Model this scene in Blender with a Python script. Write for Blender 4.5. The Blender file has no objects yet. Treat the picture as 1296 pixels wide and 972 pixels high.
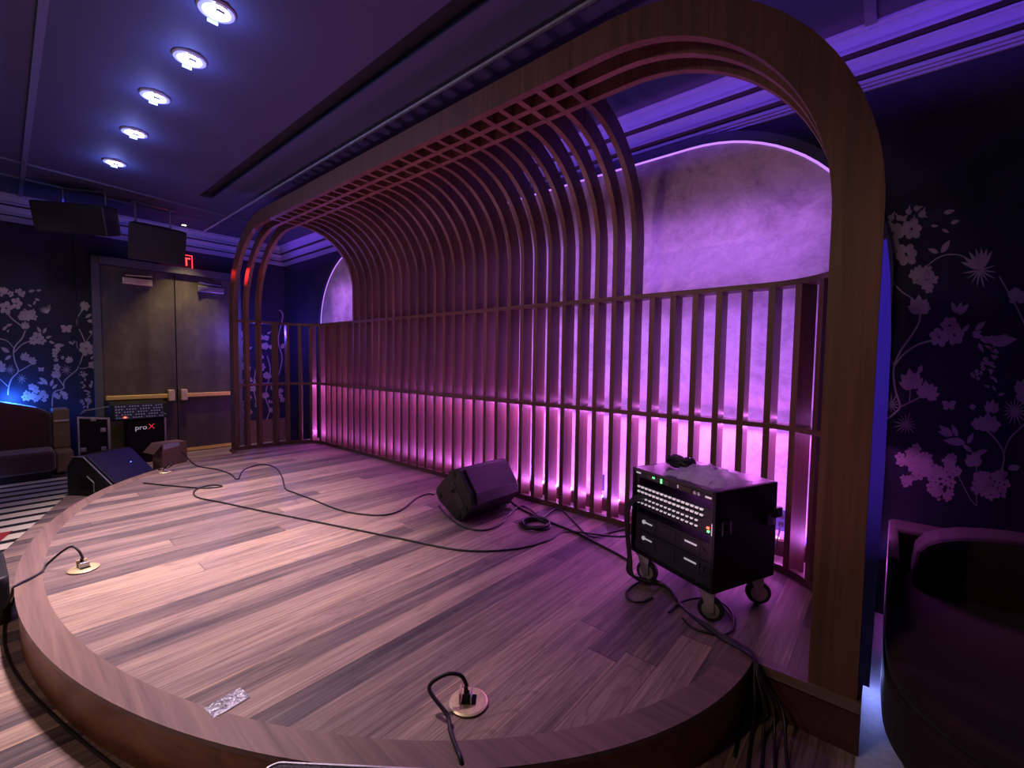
import bpy, bmesh, math, random
from mathutils import Vector, Matrix, noise
random.seed(7)
C = bpy.context.scene.collection
PI = math.pi

# ------------------------------------------------------------------ camera solve (used to read plan positions off real surfaces)
F = 560.098; YAW, PIT, ROL = 0.708227, 0.0530855, 0.0135258; H = 1.45
_fw = Vector((-math.sin(YAW)*math.cos(PIT), math.cos(YAW)*math.cos(PIT), -math.sin(PIT)))
_r0 = Vector((math.cos(YAW), math.sin(YAW), 0)); _u0 = _r0.cross(_fw)
_r = _r0*math.cos(ROL)+_u0*math.sin(ROL); _u = _r.cross(_fw)
def ray(x, y): return _r*((x-648)/F)-_u*((y-486)/F)+_fw
def onz(x, y, z=0.0):
    d = ray(x, y); t = (z-H)/d.z; return Vector((d.x*t, d.y*t, z))
def ony(x, y, Y):
    d = ray(x, y); t = Y/d.y; return Vector((d.x*t, Y, H+d.z*t))
def onx(x, y, X):
    d = ray(x, y); t = X/d.x; return Vector((X, d.y*t, H+d.z*t))

# ------------------------------------------------------------------ materials
MATS = {}
class NT:
    def __init__(s, name):
        s.m = bpy.data.materials.new(name); s.m.use_nodes = True
        s.t = s.m.node_tree; s.n = s.t.nodes; s.l = s.t.links
        s.b = s.n['Principled BSDF']
    def add(s, typ, **kw):
        n = s.n.new(typ)
        for k, v in kw.items(): setattr(n, k, v)
        return n
    def link(s, a, b): s.l.new(a, b)
    def math(s, op, a, b=None, c=None):
        n = s.add('ShaderNodeMath', operation=op)
        for i, v in enumerate((a, b, c)):
            if v is None: continue
            if isinstance(v, (int, float)): n.inputs[i].default_value = v
            else: s.link(v, n.inputs[i])
        return n.outputs[0]
    def ramp(s, fac, stops):
        n = s.add('ShaderNodeValToRGB'); e = n.color_ramp.elements
        while len(e) < len(stops): e.new(.5)
        for el, (p, c) in zip(e, stops): el.position = p; el.color = (*c, 1)
        s.link(fac, n.inputs[0]); return n.outputs[0]
    def mix(s, fac, a, b, mode='MIX'):
        n = s.add('ShaderNodeMix', data_type='RGBA', blend_type=mode)
        for i, v in ((0, fac), (6, a), (7, b)):
            if isinstance(v, (int, float)): n.inputs[i].default_value = v
            elif isinstance(v, tuple): n.inputs[i].default_value = (*v, 1)
            else: s.link(v, n.inputs[i])
        return n.outputs[2]
    def noise(s, vec, scale, detail=4, rough=.55, dist=0):
        n = s.add('ShaderNodeTexNoise'); n.inputs['Scale'].default_value = scale
        n.inputs['Detail'].default_value = detail; n.inputs['Roughness'].default_value = rough
        n.inputs['Distortion'].default_value = dist
        if vec is not None: s.link(vec, n.inputs['Vector'])
        return n.outputs['Fac']
    def obj(s): return s.add('ShaderNodeTexCoord').outputs['Object']
    def mapv(s, vec, scale=(1, 1, 1), loc=(0, 0, 0)):
        n = s.add('ShaderNodeMapping'); n.inputs['Scale'].default_value = scale; n.inputs['Location'].default_value = loc
        s.link(vec, n.inputs['Vector']); return n.outputs[0]
    def bump(s, h, strength=.2, dist=.01):
        n = s.add('ShaderNodeBump'); n.inputs['Strength'].default_value = strength; n.inputs['Distance'].default_value = dist
        s.link(h, n.inputs['Height']); s.link(n.outputs[0], s.b.inputs['Normal'])

def plain(name, col, rough=.5, metal=0, spec=.5, var=.12, scale=30, emit=None, es=0, sheen=0):
    if name in MATS: return MATS[name]
    t = NT(name); o = t.obj()
    f = t.noise(o, scale, 3)
    c = t.ramp(f, [(.3, tuple(v*(1-var) for v in col)), (.7, tuple(min(1, v*(1+var)) for v in col))])
    t.link(c, t.b.inputs['Base Color'])
    t.b.inputs['Roughness'].default_value = rough; t.b.inputs['Metallic'].default_value = metal
    t.b.inputs['Specular IOR Level'].default_value = spec
    if sheen: t.b.inputs['Sheen Weight'].default_value = sheen
    if emit: t.b.inputs['Emission Color'].default_value = (*emit, 1); t.b.inputs['Emission Strength'].default_value = es
    MATS[name] = t.m; return t.m

def wood(name, dark, light, axis='Z', rough=.45, freq=26, rnd=True):
    t = NT(name); o = t.obj()
    if rnd:
        oi = t.add('ShaderNodeObjectInfo').outputs['Random']
        add = t.add('ShaderNodeVectorMath', operation='ADD'); comb = t.add('ShaderNodeCombineXYZ')
        r = t.math('MULTIPLY', oi, 37.0)
        for i in range(3): t.link(r, comb.inputs[i])
        t.link(o, add.inputs[0]); t.link(comb.outputs[0], add.inputs[1]); o = add.outputs[0]
    sc = {'X': (1.2, freq, freq), 'Y': (freq, 1.2, freq), 'Z': (freq, freq, 1.2)}[axis]
    g = t.noise(t.mapv(o, sc), 1, 6, .65, .6)
    sc2 = tuple(v*.16 for v in sc)
    g2 = t.noise(t.mapv(o, sc2), 1, 3, .5, 1.5)
    f = t.math('ADD', t.math('MULTIPLY', g, .6), t.math('MULTIPLY', g2, .4))
    c = t.ramp(f, [(.34, dark), (.5, tuple((a+b)/2 for a, b in zip(dark, light))), (.66, light)])
    if rnd:
        k = t.math('MULTIPLY_ADD', oi, .5, .75)
        kc = t.add('ShaderNodeCombineColor')
        for i in range(3): t.link(k, kc.inputs[i])
        c = t.mix(1.0, c, kc.outputs[0], 'MULTIPLY')
    t.link(c, t.b.inputs['Base Color']); t.b.inputs['Roughness'].default_value = rough
    t.bump(g, .15, .004)
    return t.m

def planks(name, w=.16, bright=1.0, length=5.5):
    t = NT(name); o = t.obj()
    sep = t.add('ShaderNodeSeparateXYZ'); t.link(o, sep.inputs[0]); X, Y = sep.outputs[0], sep.outputs[1]
    fx = t.math('DIVIDE', X, w); idx = t.math('FLOOR', fx); fr = t.math('FRACT', fx)
    wn = t.add('ShaderNodeTexWhiteNoise', noise_dimensions='1D'); t.link(idx, wn.inputs['W'])
    yy = t.math('ADD', t.math('DIVIDE', Y, length), t.math('MULTIPLY', wn.outputs['Value'], 3.7))
    idy = t.math('FLOOR', yy); fy = t.math('FRACT', yy)
    cb = t.add('ShaderNodeCombineXYZ'); t.link(idx, cb.inputs[0]); t.link(idy, cb.inputs[1])
    wn2 = t.add('ShaderNodeTexWhiteNoise', noise_dimensions='2D'); t.link(cb.outputs[0], wn2.inputs['Vector'])
    rv = wn2.outputs['Value']
    off = t.add('ShaderNodeCombineXYZ')
    t.link(t.math('MULTIPLY', rv, 23.0), off.inputs[0]); t.link(t.math('MULTIPLY', rv, 51.0), off.inputs[1]); t.link(t.math('MULTIPLY', rv, 11.0), off.inputs[2])
    va = t.add('ShaderNodeVectorMath', operation='ADD'); t.link(o, va.inputs[0]); t.link(off.outputs[0], va.inputs[1])
    v = va.outputs[0]
    fine = t.noise(t.mapv(v, (75, 1.6, 1)), 1, 6, .7, .3)
    broad = t.noise(t.mapv(v, (15, .55, 1)), 1, 4, .55, 1.6)
    blot = t.noise(t.mapv(v, (5, 1.3, 1)), 1, 4, .6, 1.0)
    # cathedral figure: contour rings of a stretched noise field
    fig = t.math('FRACT', t.math('MULTIPLY', t.noise(t.mapv(v, (6.0, .50, 1)), 1, 2, .4, .6), 15.0))
    fig = t.math('ABSOLUTE', t.math('SUBTRACT', fig, .5))
    tone = t.math('ADD', t.math('MULTIPLY', rv, .40), t.math('ADD', t.math('MULTIPLY', broad, .50), t.math('MULTIPLY', blot, .34)))
    b = bright
    base = t.ramp(tone, [(.34, (.055*b, .046*b, .056*b)), (.46, (.125*b, .095*b, .098*b)), (.60, (.25*b, .180*b, .160*b)), (.74, (.38*b, .275*b, .225*b)), (.88, (.50*b, .36*b, .26*b))])
    # pale sapwood along some board edges
    sap = t.math('SMOOTH_MAX', 0.0, t.math('MULTIPLY', t.math('SUBTRACT', t.math('ADD', t.math('MULTIPLY', fr, .75), t.math('MULTIPLY', broad, .55)), .99), 12.0), .1)
    sap = t.math('MINIMUM', t.math('MULTIPLY', sap, t.math('GREATER_THAN', rv, .55)), 1.0)
    base = t.mix(t.math('MULTIPLY', sap, .7), base, (.56*b, .38*b, .25*b))
    gr = t.ramp(fine, [(.3, (.48, .43, .45)), (.64, (1.12, 1.12, 1.12))])
    base = t.mix(1.0, base, gr, 'MULTIPLY')
    fg = t.ramp(fig, [(.0, (.70, .66, .66)), (.14, (1, 1, 1))])
    base = t.mix(.85, base, fg, 'MULTIPLY')
    edge = t.math('MAXIMUM', t.math('LESS_THAN', fr, .016), t.math('LESS_THAN', fy, .0009))
    base = t.mix(t.math('MULTIPLY', edge, .75), base, (.02, .012, .01))
    t.link(base, t.b.inputs['Base Color'])
    ro = t.math('MULTIPLY_ADD', fine, .25, .36); t.link(ro, t.b.inputs['Roughness'])
    t.b.inputs['Specular IOR Level'].default_value = .4
    t.bump(t.math('SUBTRACT', fine, t.math('MULTIPLY', edge, 2.0)), .12, .004)
    return t.m

M = {}
M['deck'] = planks('walnut_planks', .158, 1.0)
M['floorwood'] = planks('walnut_floor_planks', .15, 1.05)
M['slat'] = wood('walnut_slat', (.085, .036, .026), (.20, .092, .062), 'Z')
M['rail'] = wood('walnut_rail', (.085, .038, .027), (.18, .085, .058), 'X')
M['post'] = wood('walnut_fascia', (.075, .032, .020), (.17, .078, .045), 'Z', .5, 34, False)
M['riser'] = wood('walnut_riser', (.13, .045, .016), (.38, .15, .05), 'X', .4, 14, False)
M['lip'] = wood('walnut_lip', (.13, .082, .07), (.30, .19, .15), 'X', .42, 30, False)
M['base'] = wood('dark_baseboard', (.05, .018, .016), (.10, .038, .03), 'X', .5, 20, False)
M['black'] = plain('black_plastic', (.013, .013, .015), .5)
M['blackcase'] = plain('black_case_laminate', (.006, .006, .007), .6, spec=.25)
M['grille'] = None
def mesh_grille():
    t = NT('black_speaker_grille'); o = t.obj()
    vo = t.add('ShaderNodeTexVoronoi'); vo.inputs['Scale'].default_value = 160; t.link(o, vo.inputs['Vector'])
    c = t.ramp(vo.outputs['Distance'], [(.15, (.004, .004, .006)), (.55, (.016, .016, .022))])
    t.link(c, t.b.inputs['Base Color']); t.b.inputs['Roughness'].default_value = .45; t.b.inputs['Metallic'].default_value = .3
    t.bump(vo.outputs['Distance'], .4, .003); return t.m
M['grille'] = mesh_grille()
M['steel'] = plain('brushed_steel', (.55, .55, .58), .3, 1)
M['alu'] = plain('aluminium_edge', (.62, .62, .65), .35, .85)
M['brass'] = plain('polished_brass', (.85, .70, .38), .38, .55)
M['brassbar'] = plain('golden_bar', (.9, .62, .16), .4, .45)
M['rubber'] = plain('black_rubber', (.012, .012, .013), .6)
M['cable'] = plain('black_cable', (.014, .013, .016), .45)
M['white'] = plain('white_print', (.8, .8, .82), .5, emit=(.9, .9, 1), es=.25)
M['redprint'] = plain('red_print', (.7, .03, .04), .5, emit=(1, .05, .06), es=.5)
M['navy'] = plain('navy_ceiling_paint', (.034, .042, .080), .75, var=.22, scale=160)
M['wallnavy'] = plain('navy_black_wall', (.011, .011, .030), .8, var=.2, scale=8)
M['crown'] = plain('painted_crown', (.26, .25, .32), .45, var=.05)
M['flower'] = plain('blush_wallpaper_print', (.34, .27, .29), .8, var=.15, scale=14)
M['slot'] = plain('black_slot', (.004, .004, .005), .9)
M['batten'] = plain('grey_batten', (.09, .10, .16), .5)
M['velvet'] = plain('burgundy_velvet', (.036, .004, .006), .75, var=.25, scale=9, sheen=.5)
M['tanpanel'] = plain('tan_end_panel', (.16, .10, .06), .6, var=.2, scale=12)
M['card'] = plain('brown_cardboard', (.42, .24, .16), .8, var=.08)
M['label'] = plain('white_shipping_label', (.75, .75, .8), .6)
M['redcarpet'] = plain('red_carpet', (.25, .012, .016), .9)
def blueboard():  # blue light, fading downward, painted in as colour and emission
    t = NT('painted_blue_glow_board'); o = t.obj(); sep = t.add('ShaderNodeSeparateXYZ'); t.link(o, sep.inputs[0])
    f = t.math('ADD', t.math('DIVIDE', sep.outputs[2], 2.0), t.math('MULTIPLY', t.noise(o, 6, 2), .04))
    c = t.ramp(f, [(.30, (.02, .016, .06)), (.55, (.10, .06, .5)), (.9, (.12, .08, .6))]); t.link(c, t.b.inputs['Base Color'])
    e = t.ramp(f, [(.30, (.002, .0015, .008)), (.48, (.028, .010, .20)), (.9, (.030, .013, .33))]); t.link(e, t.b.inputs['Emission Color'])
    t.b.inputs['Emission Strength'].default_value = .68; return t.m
M['blueglow'] = blueboard()
M['paletile'] = plain('pale_blue_tile', (.62, .64, .78), .5)
def plaster():
    t = NT('violet_lit_plaster'); o = t.obj()
    a = t.noise(o, 1.6, 6, .65, .8); b = t.noise(o, 4.5, 8, .75, 2.2); d = t.noise(t.mapv(o, (9, 9, 26), (1, 2, 3)), 1, 5, .7, 2.5)
    f = t.math('ADD', t.math('MULTIPLY', a, .55), t.math('ADD', t.math('MULTIPLY', b, .30), t.math('MULTIPLY', d, .15)))
    c = t.ramp(f, [(.38, (.30, .23, .26)), (.5, (.50, .41, .44)), (.62, (.68, .58, .60))])
    t.link(c, t.b.inputs['Base Color']); t.b.inputs['Roughness'].default_value = .7
    t.bump(f, .3, .01); return t.m
M['plaster'] = plaster()
def doorwood():
    t = NT('dark_aged_door'); o = t.obj()
    a = t.noise(o, 3.0, 6, .7, .5); b = t.noise(t.mapv(o, (20, 4.3, .25)), 1, 2, .5); d = t.noise(o, 45, 3)
    f = t.math('ADD', t.math('MULTIPLY', a, .45), t.math('ADD', t.math('MULTIPLY', b, .35), t.math('MULTIPLY', d, .2)))
    c = t.ramp(f, [(.35, (.028, .022, .016)), (.52, (.062, .048, .033)), (.68, (.12, .092, .062))])
    t.link(c, t.b.inputs['Base Color']); t.b.inputs['Roughness'].default_value = .5
    return t.m
M['door'] = doorwood()
def stripes():
    t = NT('black_and_cream_striped_floor'); o = t.obj()
    sep = t.add('ShaderNodeSeparateXYZ'); t.link(o, sep.inputs[0])
    sh = t.math('MULTIPLY', t.math('GREATER_THAN', sep.outputs[1], .29), .09)
    fr = t.math('FRACT', t.math('DIVIDE', t.math('ADD', sep.outputs[0], sh), .27))
    s = t.math('LESS_THAN', fr, .36)
    c = t.mix(s, (.62, .57, .46), (.008, .008, .009))
    seam = t.math('LESS_THAN', t.math('ABSOLUTE', t.math('SUBTRACT', sep.outputs[1], .29)), .012)
    c = t.mix(seam, c, (.02, .02, .02))
    t.link(c, t.b.inputs['Base Color']); t.b.inputs['Roughness'].default_value = .45; return t.m
M['stripes'] = stripes()
def emis(name, col, s):
    if name in MATS: return MATS[name]
    t = NT(name); t.b.inputs['Base Color'].default_value = (*[c*.5 for c in col], 1)
    f = t.noise(t.obj(), 5, 1); k = t.ramp(f, [(0, tuple(c*.93 for c in col)), (1, col)])
    t.link(k, t.b.inputs['Emission Color']); t.b.inputs['Emission Strength'].default_value = s
    MATS[name] = t.m; return t.m
def clearplastic():
    t = NT('clear_plastic_bag'); o = t.obj()
    t.b.inputs['Base Color'].default_value = (.85, .82, .95, 1); t.b.inputs['Roughness'].default_value = .16
    t.b.inputs['Alpha'].default_value = .55; t.b.inputs['Specular IOR Level'].default_value = .9
    t.bump(t.noise(o, 26, 4, .6, 1.5), .9, .02); return t.m
M['bag'] = clearplastic()
def foil():
    t = NT('silver_foil_packet'); o = t.obj()
    f = t.noise(t.mapv(o, (40, 40, 40)), 1, 3, .6, 2.0)
    c = t.ramp(f, [(.4, (.28, .28, .32)), (.6, (.75, .75, .8))]); t.link(c, t.b.inputs['Base Color'])
    t.b.inputs['Metallic'].default_value = .45; t.b.inputs['Roughness'].default_value = .25; t.bump(f, .8, .01); return t.m
M['foil'] = foil()

# ------------------------------------------------------------------ mesh helpers
def setp(o, **kw):
    for k, v in kw.items():
        if v is not None: o[k] = v
    return o
def thing(name, label, cat, loc=(0, 0, 0), rz=0, group=None):
    o = bpy.data.objects.new(name, None); C.objects.link(o); o.location = loc; o.rotation_euler = (0, 0, rz)
    o.empty_display_size = .1
    return setp(o, label=label, category=cat, group=group)
def tag(o, label, cat, group=None): return setp(o, label=label, category=cat, group=group)
def struct(o): o['kind'] = 'structure'; return o

class MB:
    def __init__(s): s.v = []; s.f = []; s.m = []
    def add(s, vs, fs, mi=0):
        b = len(s.v); s.v += [tuple(v) for v in vs]
        for f in fs: s.f.append([b+i for i in f]); s.m.append(mi)
        return s
    def box(s, x0, x1, y0, y1, z0, z1, mi=0, mat=None):
        vs = [Vector((x, y, z)) for z in (z0, z1) for y in (y0, y1) for x in (x0, x1)]
        if mat: vs = [mat @ v for v in vs]
        return s.add(vs, [(0, 2, 3, 1), (4, 5, 7, 6), (0, 1, 5, 4), (2, 6, 7, 3), (0, 4, 6, 2), (1, 3, 7, 5)], mi)
    def prism(s, pts, d, mi=0):
        n = len(pts); a = [Vector(p) for p in pts]; d = Vector(d)
        return s.add(a+[p+d for p in a], [list(range(n))[::-1], [n+i for i in range(n)]]+[(i, (i+1) % n, n+(i+1) % n, n+i) for i in range(n)], mi)
    def strip(s, A, B, d, mi=0, closed=False):
        # band between polylines A and B (same length) extruded by d
        n = len(A); d = Vector(d); A = [Vector(a) for a in A]; B = [Vector(b) for b in B]
        vs = A+B+[a+d for a in A]+[b+d for b in B]; fs = []
        for i in range(n-1 if not closed else n):
            j = (i+1) % n
            fs += [(i, j, n+j, n+i), (2*n+j, 2*n+i, 3*n+i, 3*n+j), (j, i, 2*n+i, 2*n+j), (n+i, n+j, 3*n+j, 3*n+i)]
        if not closed: fs += [(0, n, 3*n, 2*n), (n-1, 3*n-1, 4*n-1, 2*n-1)]
        return s.add(vs, fs, mi)
    def tube(s, pts, r, seg=8, mi=0, closed=False):
        pts = [Vector(p) for p in pts]; n = len(pts); rings = []; up = Vector((0, 0, 1))
        prev = None
        for i, p in enumerate(pts):
            if closed: t = pts[(i+1) % n]-pts[i-1]
            else: t = pts[min(i+1, n-1)]-pts[max(i-1, 0)]
            if t.length < 1e-9: t = Vector((1, 0, 0))
            t.normalize()
            if prev is None:
                a = t.orthogonal().normalized() if abs(t.z) > .95 else up.cross(t).normalized()
            else:
                a = prev-t*prev.dot(t)
                a = a.normalized() if a.length > 1e-6 else t.orthogonal().normalized()
            prev = a; b = t.cross(a)
            rr = r[i] if isinstance(r, (list, tuple)) else r
            rings.append([p+(a*math.cos(2*PI*k/seg)+b*math.sin(2*PI*k/seg))*rr for k in range(seg)])
        vs = [v for rg in rings for v in rg]; fs = []
        for i in range(n if closed else n-1):
            j = (i+1) % n
            for k in range(seg):
                k2 = (k+1) % seg; fs.append((i*seg+k, i*seg+k2, j*seg+k2, j*seg+k))
        if not closed: fs += [list(range(seg))[::-1], [(n-1)*seg+k for k in range(seg)]]
        return s.add(vs, fs, mi)
    def cyl(s, p0, p1, r, seg=20, mi=0, r2=None): return s.tube([p0, p1], [r, r if r2 is None else r2], seg, mi)
    def lathe(s, prof, c=(0, 0, 0), seg=32, mi=0, mat=None):
        c = Vector(c); n = len(prof); vs = []; fs = []
        for (r, z) in prof:
            for k in range(seg):
                v = Vector((r*math.cos(2*PI*k/seg), r*math.sin(2*PI*k/seg), z))
                vs.append((mat @ v if mat else v)+c)
        for i in range(n-1):
            for k in range(seg):
                k2 = (k+1) % seg; fs.append((i*seg+k, i*seg+k2, (i+1)*seg+k2, (i+1)*seg+k))
        fs += [list(range(seg))[::-1], [(n-1)*seg+k for k in range(seg)]]
        return s.add(vs, fs, mi)
    def build(s, name, mats, parent=None, world=False, smooth=False, bevel=0, seg=2, sub=0):
        me = bpy.data.meshes.new(name)
        vs = [Vector(v) for v in s.v]; org = Vector((0, 0, 0))
        if parent is None:
            lo = [min(v[i] for v in vs) for i in range(3)]; hi = [max(v[i] for v in vs) for i in range(3)]
            org = Vector(((lo[0]+hi[0])/2, (lo[1]+hi[1])/2, lo[2]))
        elif world: org = Vector(parent.location)
        if world and parent is not None and abs(parent.rotation_euler.z) > 1e-6:
            R = Matrix.Rotation(-parent.rotation_euler.z, 3, 'Z'); vs = [R @ (v-org) for v in vs]
        else: vs = [v-org for v in vs]
        me.from_pydata(vs, [], s.f)
        if not isinstance(mats, (list, tuple)): mats = [mats]
        for m in mats: me.materials.append(m)
        for p, mi in zip(me.polygons, s.m): p.material_index = mi; p.use_smooth = smooth
        bm = bmesh.new(); bm.from_mesh(me); bmesh.ops.recalc_face_normals(bm, faces=bm.faces); bm.to_mesh(me); bm.free()
        me.update()
        o = bpy.data.objects.new(name, me); C.objects.link(o)
        if parent is not None: o.parent = parent
        else: o.location = org
        if bevel:
            b = o.modifiers.new('bevel', 'BEVEL'); b.width = bevel; b.segments = seg; b.limit_method = 'ANGLE'; b.angle_limit = math.radians(40)
        if sub:
            b = o.modifiers.new('sub', 'SUBSURF'); b.levels = sub; b.render_levels = sub
        return o

def smooth_path(pts, n=8, closed=False):
    pts = [Vector(p) for p in pts]; out = []; N = len(pts)
    for i in range(N if closed else N-1):
        p0 = pts[(i-1) % N] if closed else pts[max(i-1, 0)]
        p1 = pts[i]; p2 = pts[(i+1) % N]; p3 = pts[(i+2) % N] if closed else pts[min(i+2, N-1)]
        for k in range(n):
            t = k/n
            out.append(.5*((2*p1)+(p2-p0)*t+(2*p0-5*p1+4*p2-p3)*t*t+(3*p1-p0-3*p2+p3)*t**3))
    if not closed: out.append(pts[-1])
    return out
def dup(root, loc, rz, label, group=None):
    r = root.copy(); C.objects.link(r); r.location = loc; r.rotation_euler = (0, 0, rz); r['label'] = label
    if group: r['group'] = group
    for ch in list(root.children):
        c = ch.copy(); C.objects.link(c); c.parent = r
        for g in list(ch.children):
            d = g.copy(); C.objects.link(d); d.parent = c
    return r
def cable(name, label, pts, r=.008, cat='cable', n=8, mat=None):
    o = MB().tube(smooth_path(pts, n), r, 7).build(name, mat or M['cable'], smooth=True)
    return tag(o, label, cat)
def text_mesh(body, size, depth=.001):
    cu = bpy.data.curves.new('txt', 'FONT'); cu.body = body; cu.size = size; cu.extrude = depth; cu.resolution_u = 3
    ob = bpy.data.objects.new('txt', cu); C.objects.link(ob)
    dg = bpy.context.evaluated_depsgraph_get(); me = bpy.data.meshes.new_from_object(ob.evaluated_get(dg))
    vs = [v.co.copy() for v in me.vertices]; fs = [list(p.vertices) for p in me.polygons]
    bpy.data.objects.remove(ob); bpy.data.curves.remove(cu); bpy.data.meshes.remove(me)
    return vs, fs
def text_into(mb, body, size, mat, mi=0):
    vs, fs = text_mesh(body, size); return mb.add([mat @ v for v in vs], fs, mi)
def rounded(w, h, r, n=5):
    out = []
    for cx, cy, a0 in ((w/2-r, h/2-r, 0), (-w/2+r, h/2-r, 90), (-w/2+r, -h/2+r, 180), (w/2-r, -h/2+r, 270)):
        for k in range(n+1):
            a = math.radians(a0+90*k/n); out.append((cx+r*math.cos(a), cy+r*math.sin(a)))
    return out

# ================================================================== SETTING
FZ = -.25; CZ = 3.66; YW = 3.90; XW = -9.50; XR = 3.2
ECX, ECY, EA, EB = -3.95, 2.39, 3.50, 2.36
def ell(t, off=0): return Vector((ECX+(EA+off)*math.cos(t), ECY-(EB+off)*math.sin(t), 0))

# floors: wooden apron round the stage, striped floor beyond it, pale floor to the right
bl0, bl1 = Vector((-9.5, 1.09, 0)), Vector((-3.0, -.80, 0))
m = MB(); m.add([(-9.5, 1.09, FZ), (-3.0, -.80, FZ), (-1.5, -1.6, FZ), (-.044, -1.6, FZ), (-.044, 3.9, FZ), (-9.5, 3.9, FZ)], [(0, 1, 2, 3, 4, 5)])
struct(m.build('floor', M['floorwood']))
m = MB(); m.add([(-9.5, -3.0, FZ-.002), (-3.0, -3.0, FZ-.002), (-3.0, -.80, FZ-.002), (-9.5, 1.09, FZ-.002)], [(0, 1, 2, 3)])
struct(m.build('floor_striped', M['stripes']))
m = MB(); m.add([(-6.35, .06, FZ+.001), (-6.35, -.30, FZ+.001), (-4.2, -.90, FZ+.001), (-4.2, -.565, FZ+.001)], [(0, 1, 2, 3)])
struct(m.build('floor_red_border', M['redcarpet']))
m = MB(); m.add([(-.044, -1.6, FZ), (XR, -1.6, FZ), (XR, 3.9, FZ), (-.044, 3.9, FZ)], [(0, 1, 2, 3)])
struct(m.build('floor_pale', M['paletile']))

# ---- wallpaper prints
class Print:
    """flat printed motif on a wall: fn maps a wall sample (px in the photo's wall area) to the wall point, nrm is the wall normal"""
    def __init__(s, mb, fn, nrm): s.mb = mb; s.fn = fn; s.nrm = Vector(nrm); s.k = 0
    def poly(s, pts):
        s.k += 1; off = s.nrm*(.0008+.00002*(s.k % 40))
        s.mb.add([s.fn(*p)+off for p in pts], [list(range(len(pts)))], 1)
    def leaf(s, x, y, L, a, w=.32):
        a = math.radians(a); dx, dy = math.cos(a), -math.sin(a); n = 5; up = []; dn = []
        for i in range(n+1):
            t = i/n; h = L*w*math.sin(PI*t**.8)*.5
            up.append((x+dx*L*t-dy*h, y+dy*L*t+dx*h)); dn.append((x+dx*L*t+dy*h, y+dy*L*t-dx*h))
        s.poly(up+dn[::-1][1:-1])
    def flower(s, x, y, r, n=5, a0=0):
        for k in range(n):
            a = math.radians(a0+360*k/n+random.uniform(-9, 9)); q = r*random.uniform(.5, .62); px, py = x+q*math.cos(a), y-q*math.sin(a); w = r*random.uniform(.32, .42)
            s.poly([(px+r*.44*math.cos(t)*math.cos(a)+w*math.sin(t)*math.sin(a), py-r*.44*math.cos(t)*math.sin(a)+w*math.sin(t)*math.cos(a)) for t in [2*PI*i/10 for i in range(10)]])
    def spiky(s, x, y, r, n=13, a0=0, a1=360):
        for k in range(n): s.leaf(x, y, r*(.75+.35*random.random()), a0+(a1-a0)*k/n, .10)
    def blob(s, x, y, r):
        ph = random.random()*6
        s.poly([(x+r*(1+.18*math.sin(5*t+ph))*math.cos(t), y+r*(.85+.15*math.sin(4*t+ph))*math.sin(t)) for t in [2*PI*k/14 for k in range(14)]])
    def cluster(s, x, y, r, n=11):
        for k in range(n):
            a = random.random()*2*PI; q = r*math.sqrt(random.random())
            s.flower(x+q*math.cos(a), y+q*math.sin(a)*.8, r*.42, 5, random.random()*70)
    def magnolia(s, x, y, r, a=90):
        for d, l in ((-55, .8), (-28, 1), (0, 1.1), (28, 1), (55, .8)): s.leaf(x, y, r*l, a+d, .55)
    def butterfly(s, x, y, r):
        for a, l in ((35, 1), (-25, .75), (145, 1), (205, .75)): s.leaf(x, y, r*l, a, .75)
    def branch(s, pts, w=1.6):
        P = smooth_path([(p[0], p[1], 0) for p in pts], 5)
        for i in range(len(P)-1):
            a, b = P[i], P[i+1]; d = (b-a)
            if d.length < 1e-6: continue
            d.normalize(); n = Vector((-d.y, d.x, 0))*w*.5
            s.poly([(a+n)[:2], (b+n)[:2], (b-n)[:2], (a-n)[:2]])

# back wall
m = MB(); m.box(XW-.1, XR, YW, YW+.1, FZ, CZ)
P = Print(m, lambda x, y: ony(x, y, YW), (0, -1, 0))
P.branch([(1108, 543), (1119, 533), (1131, 524), (1139, 514), (1134, 497), (1131, 478), (1132, 462), (1140, 444), (1154, 424), (1163, 408), (1165, 392)], 2.4)
P.branch([(1131, 464), (1143, 449), (1160, 437), (1182, 430)], 2.2); P.branch([(1139, 515), (1154, 508), (1166, 502), (1175, 497)], 1.6)
P.branch([(1126, 352), (1140, 368), (1156, 379), (1162, 388)], 1.8); P.branch([(1172, 338), (1186, 327), (1202, 322), (1220, 325), (1238, 340)], 1.5)
P.branch([(1263, 606), (1269, 590), (1270, 573), (1260, 556), (1246, 542)], 2.2); P.branch([(1270, 574), (1278, 555), (1290, 543), (1302, 530), (1320, 500)], 2.4)
P.branch([(1151, 510), (1152, 495), (1152, 490)], 1.2); P.branch([(1126, 452), (1131, 462)], 1.2); P.branch([(1212, 600), (1226, 628), (1235, 640)], 1.0); P.branch([(1236, 640), (1236, 580)], 1.0)
P.branch([(1265, 350), (1300, 420), (1318, 520)], 2)
for x, y, r in ((1202, 412, 12), (1189, 427, 13), (1208, 424, 13), (1147, 322, 15), (1130, 296, 15), (1154, 290, 14), (1130, 312, 10)): P.flower(x, y, r, 6, x)
P.magnolia(1163, 397, 22, 90); P.cluster(1172, 352, 17, 14); P.magnolia(1164, 393, 15, 40)
for x, y, a in ((1143, 277, 40), (1150, 268, 80), (1160, 264, 20), (1166, 272, -20), (1158, 280, 100), (1138, 276, 130), (1128, 275, 60), (1122, 282, 20), (1168, 270, 70)): P.blob(x, y, 4.2); P.leaf(x, y, 9, a)
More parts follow.
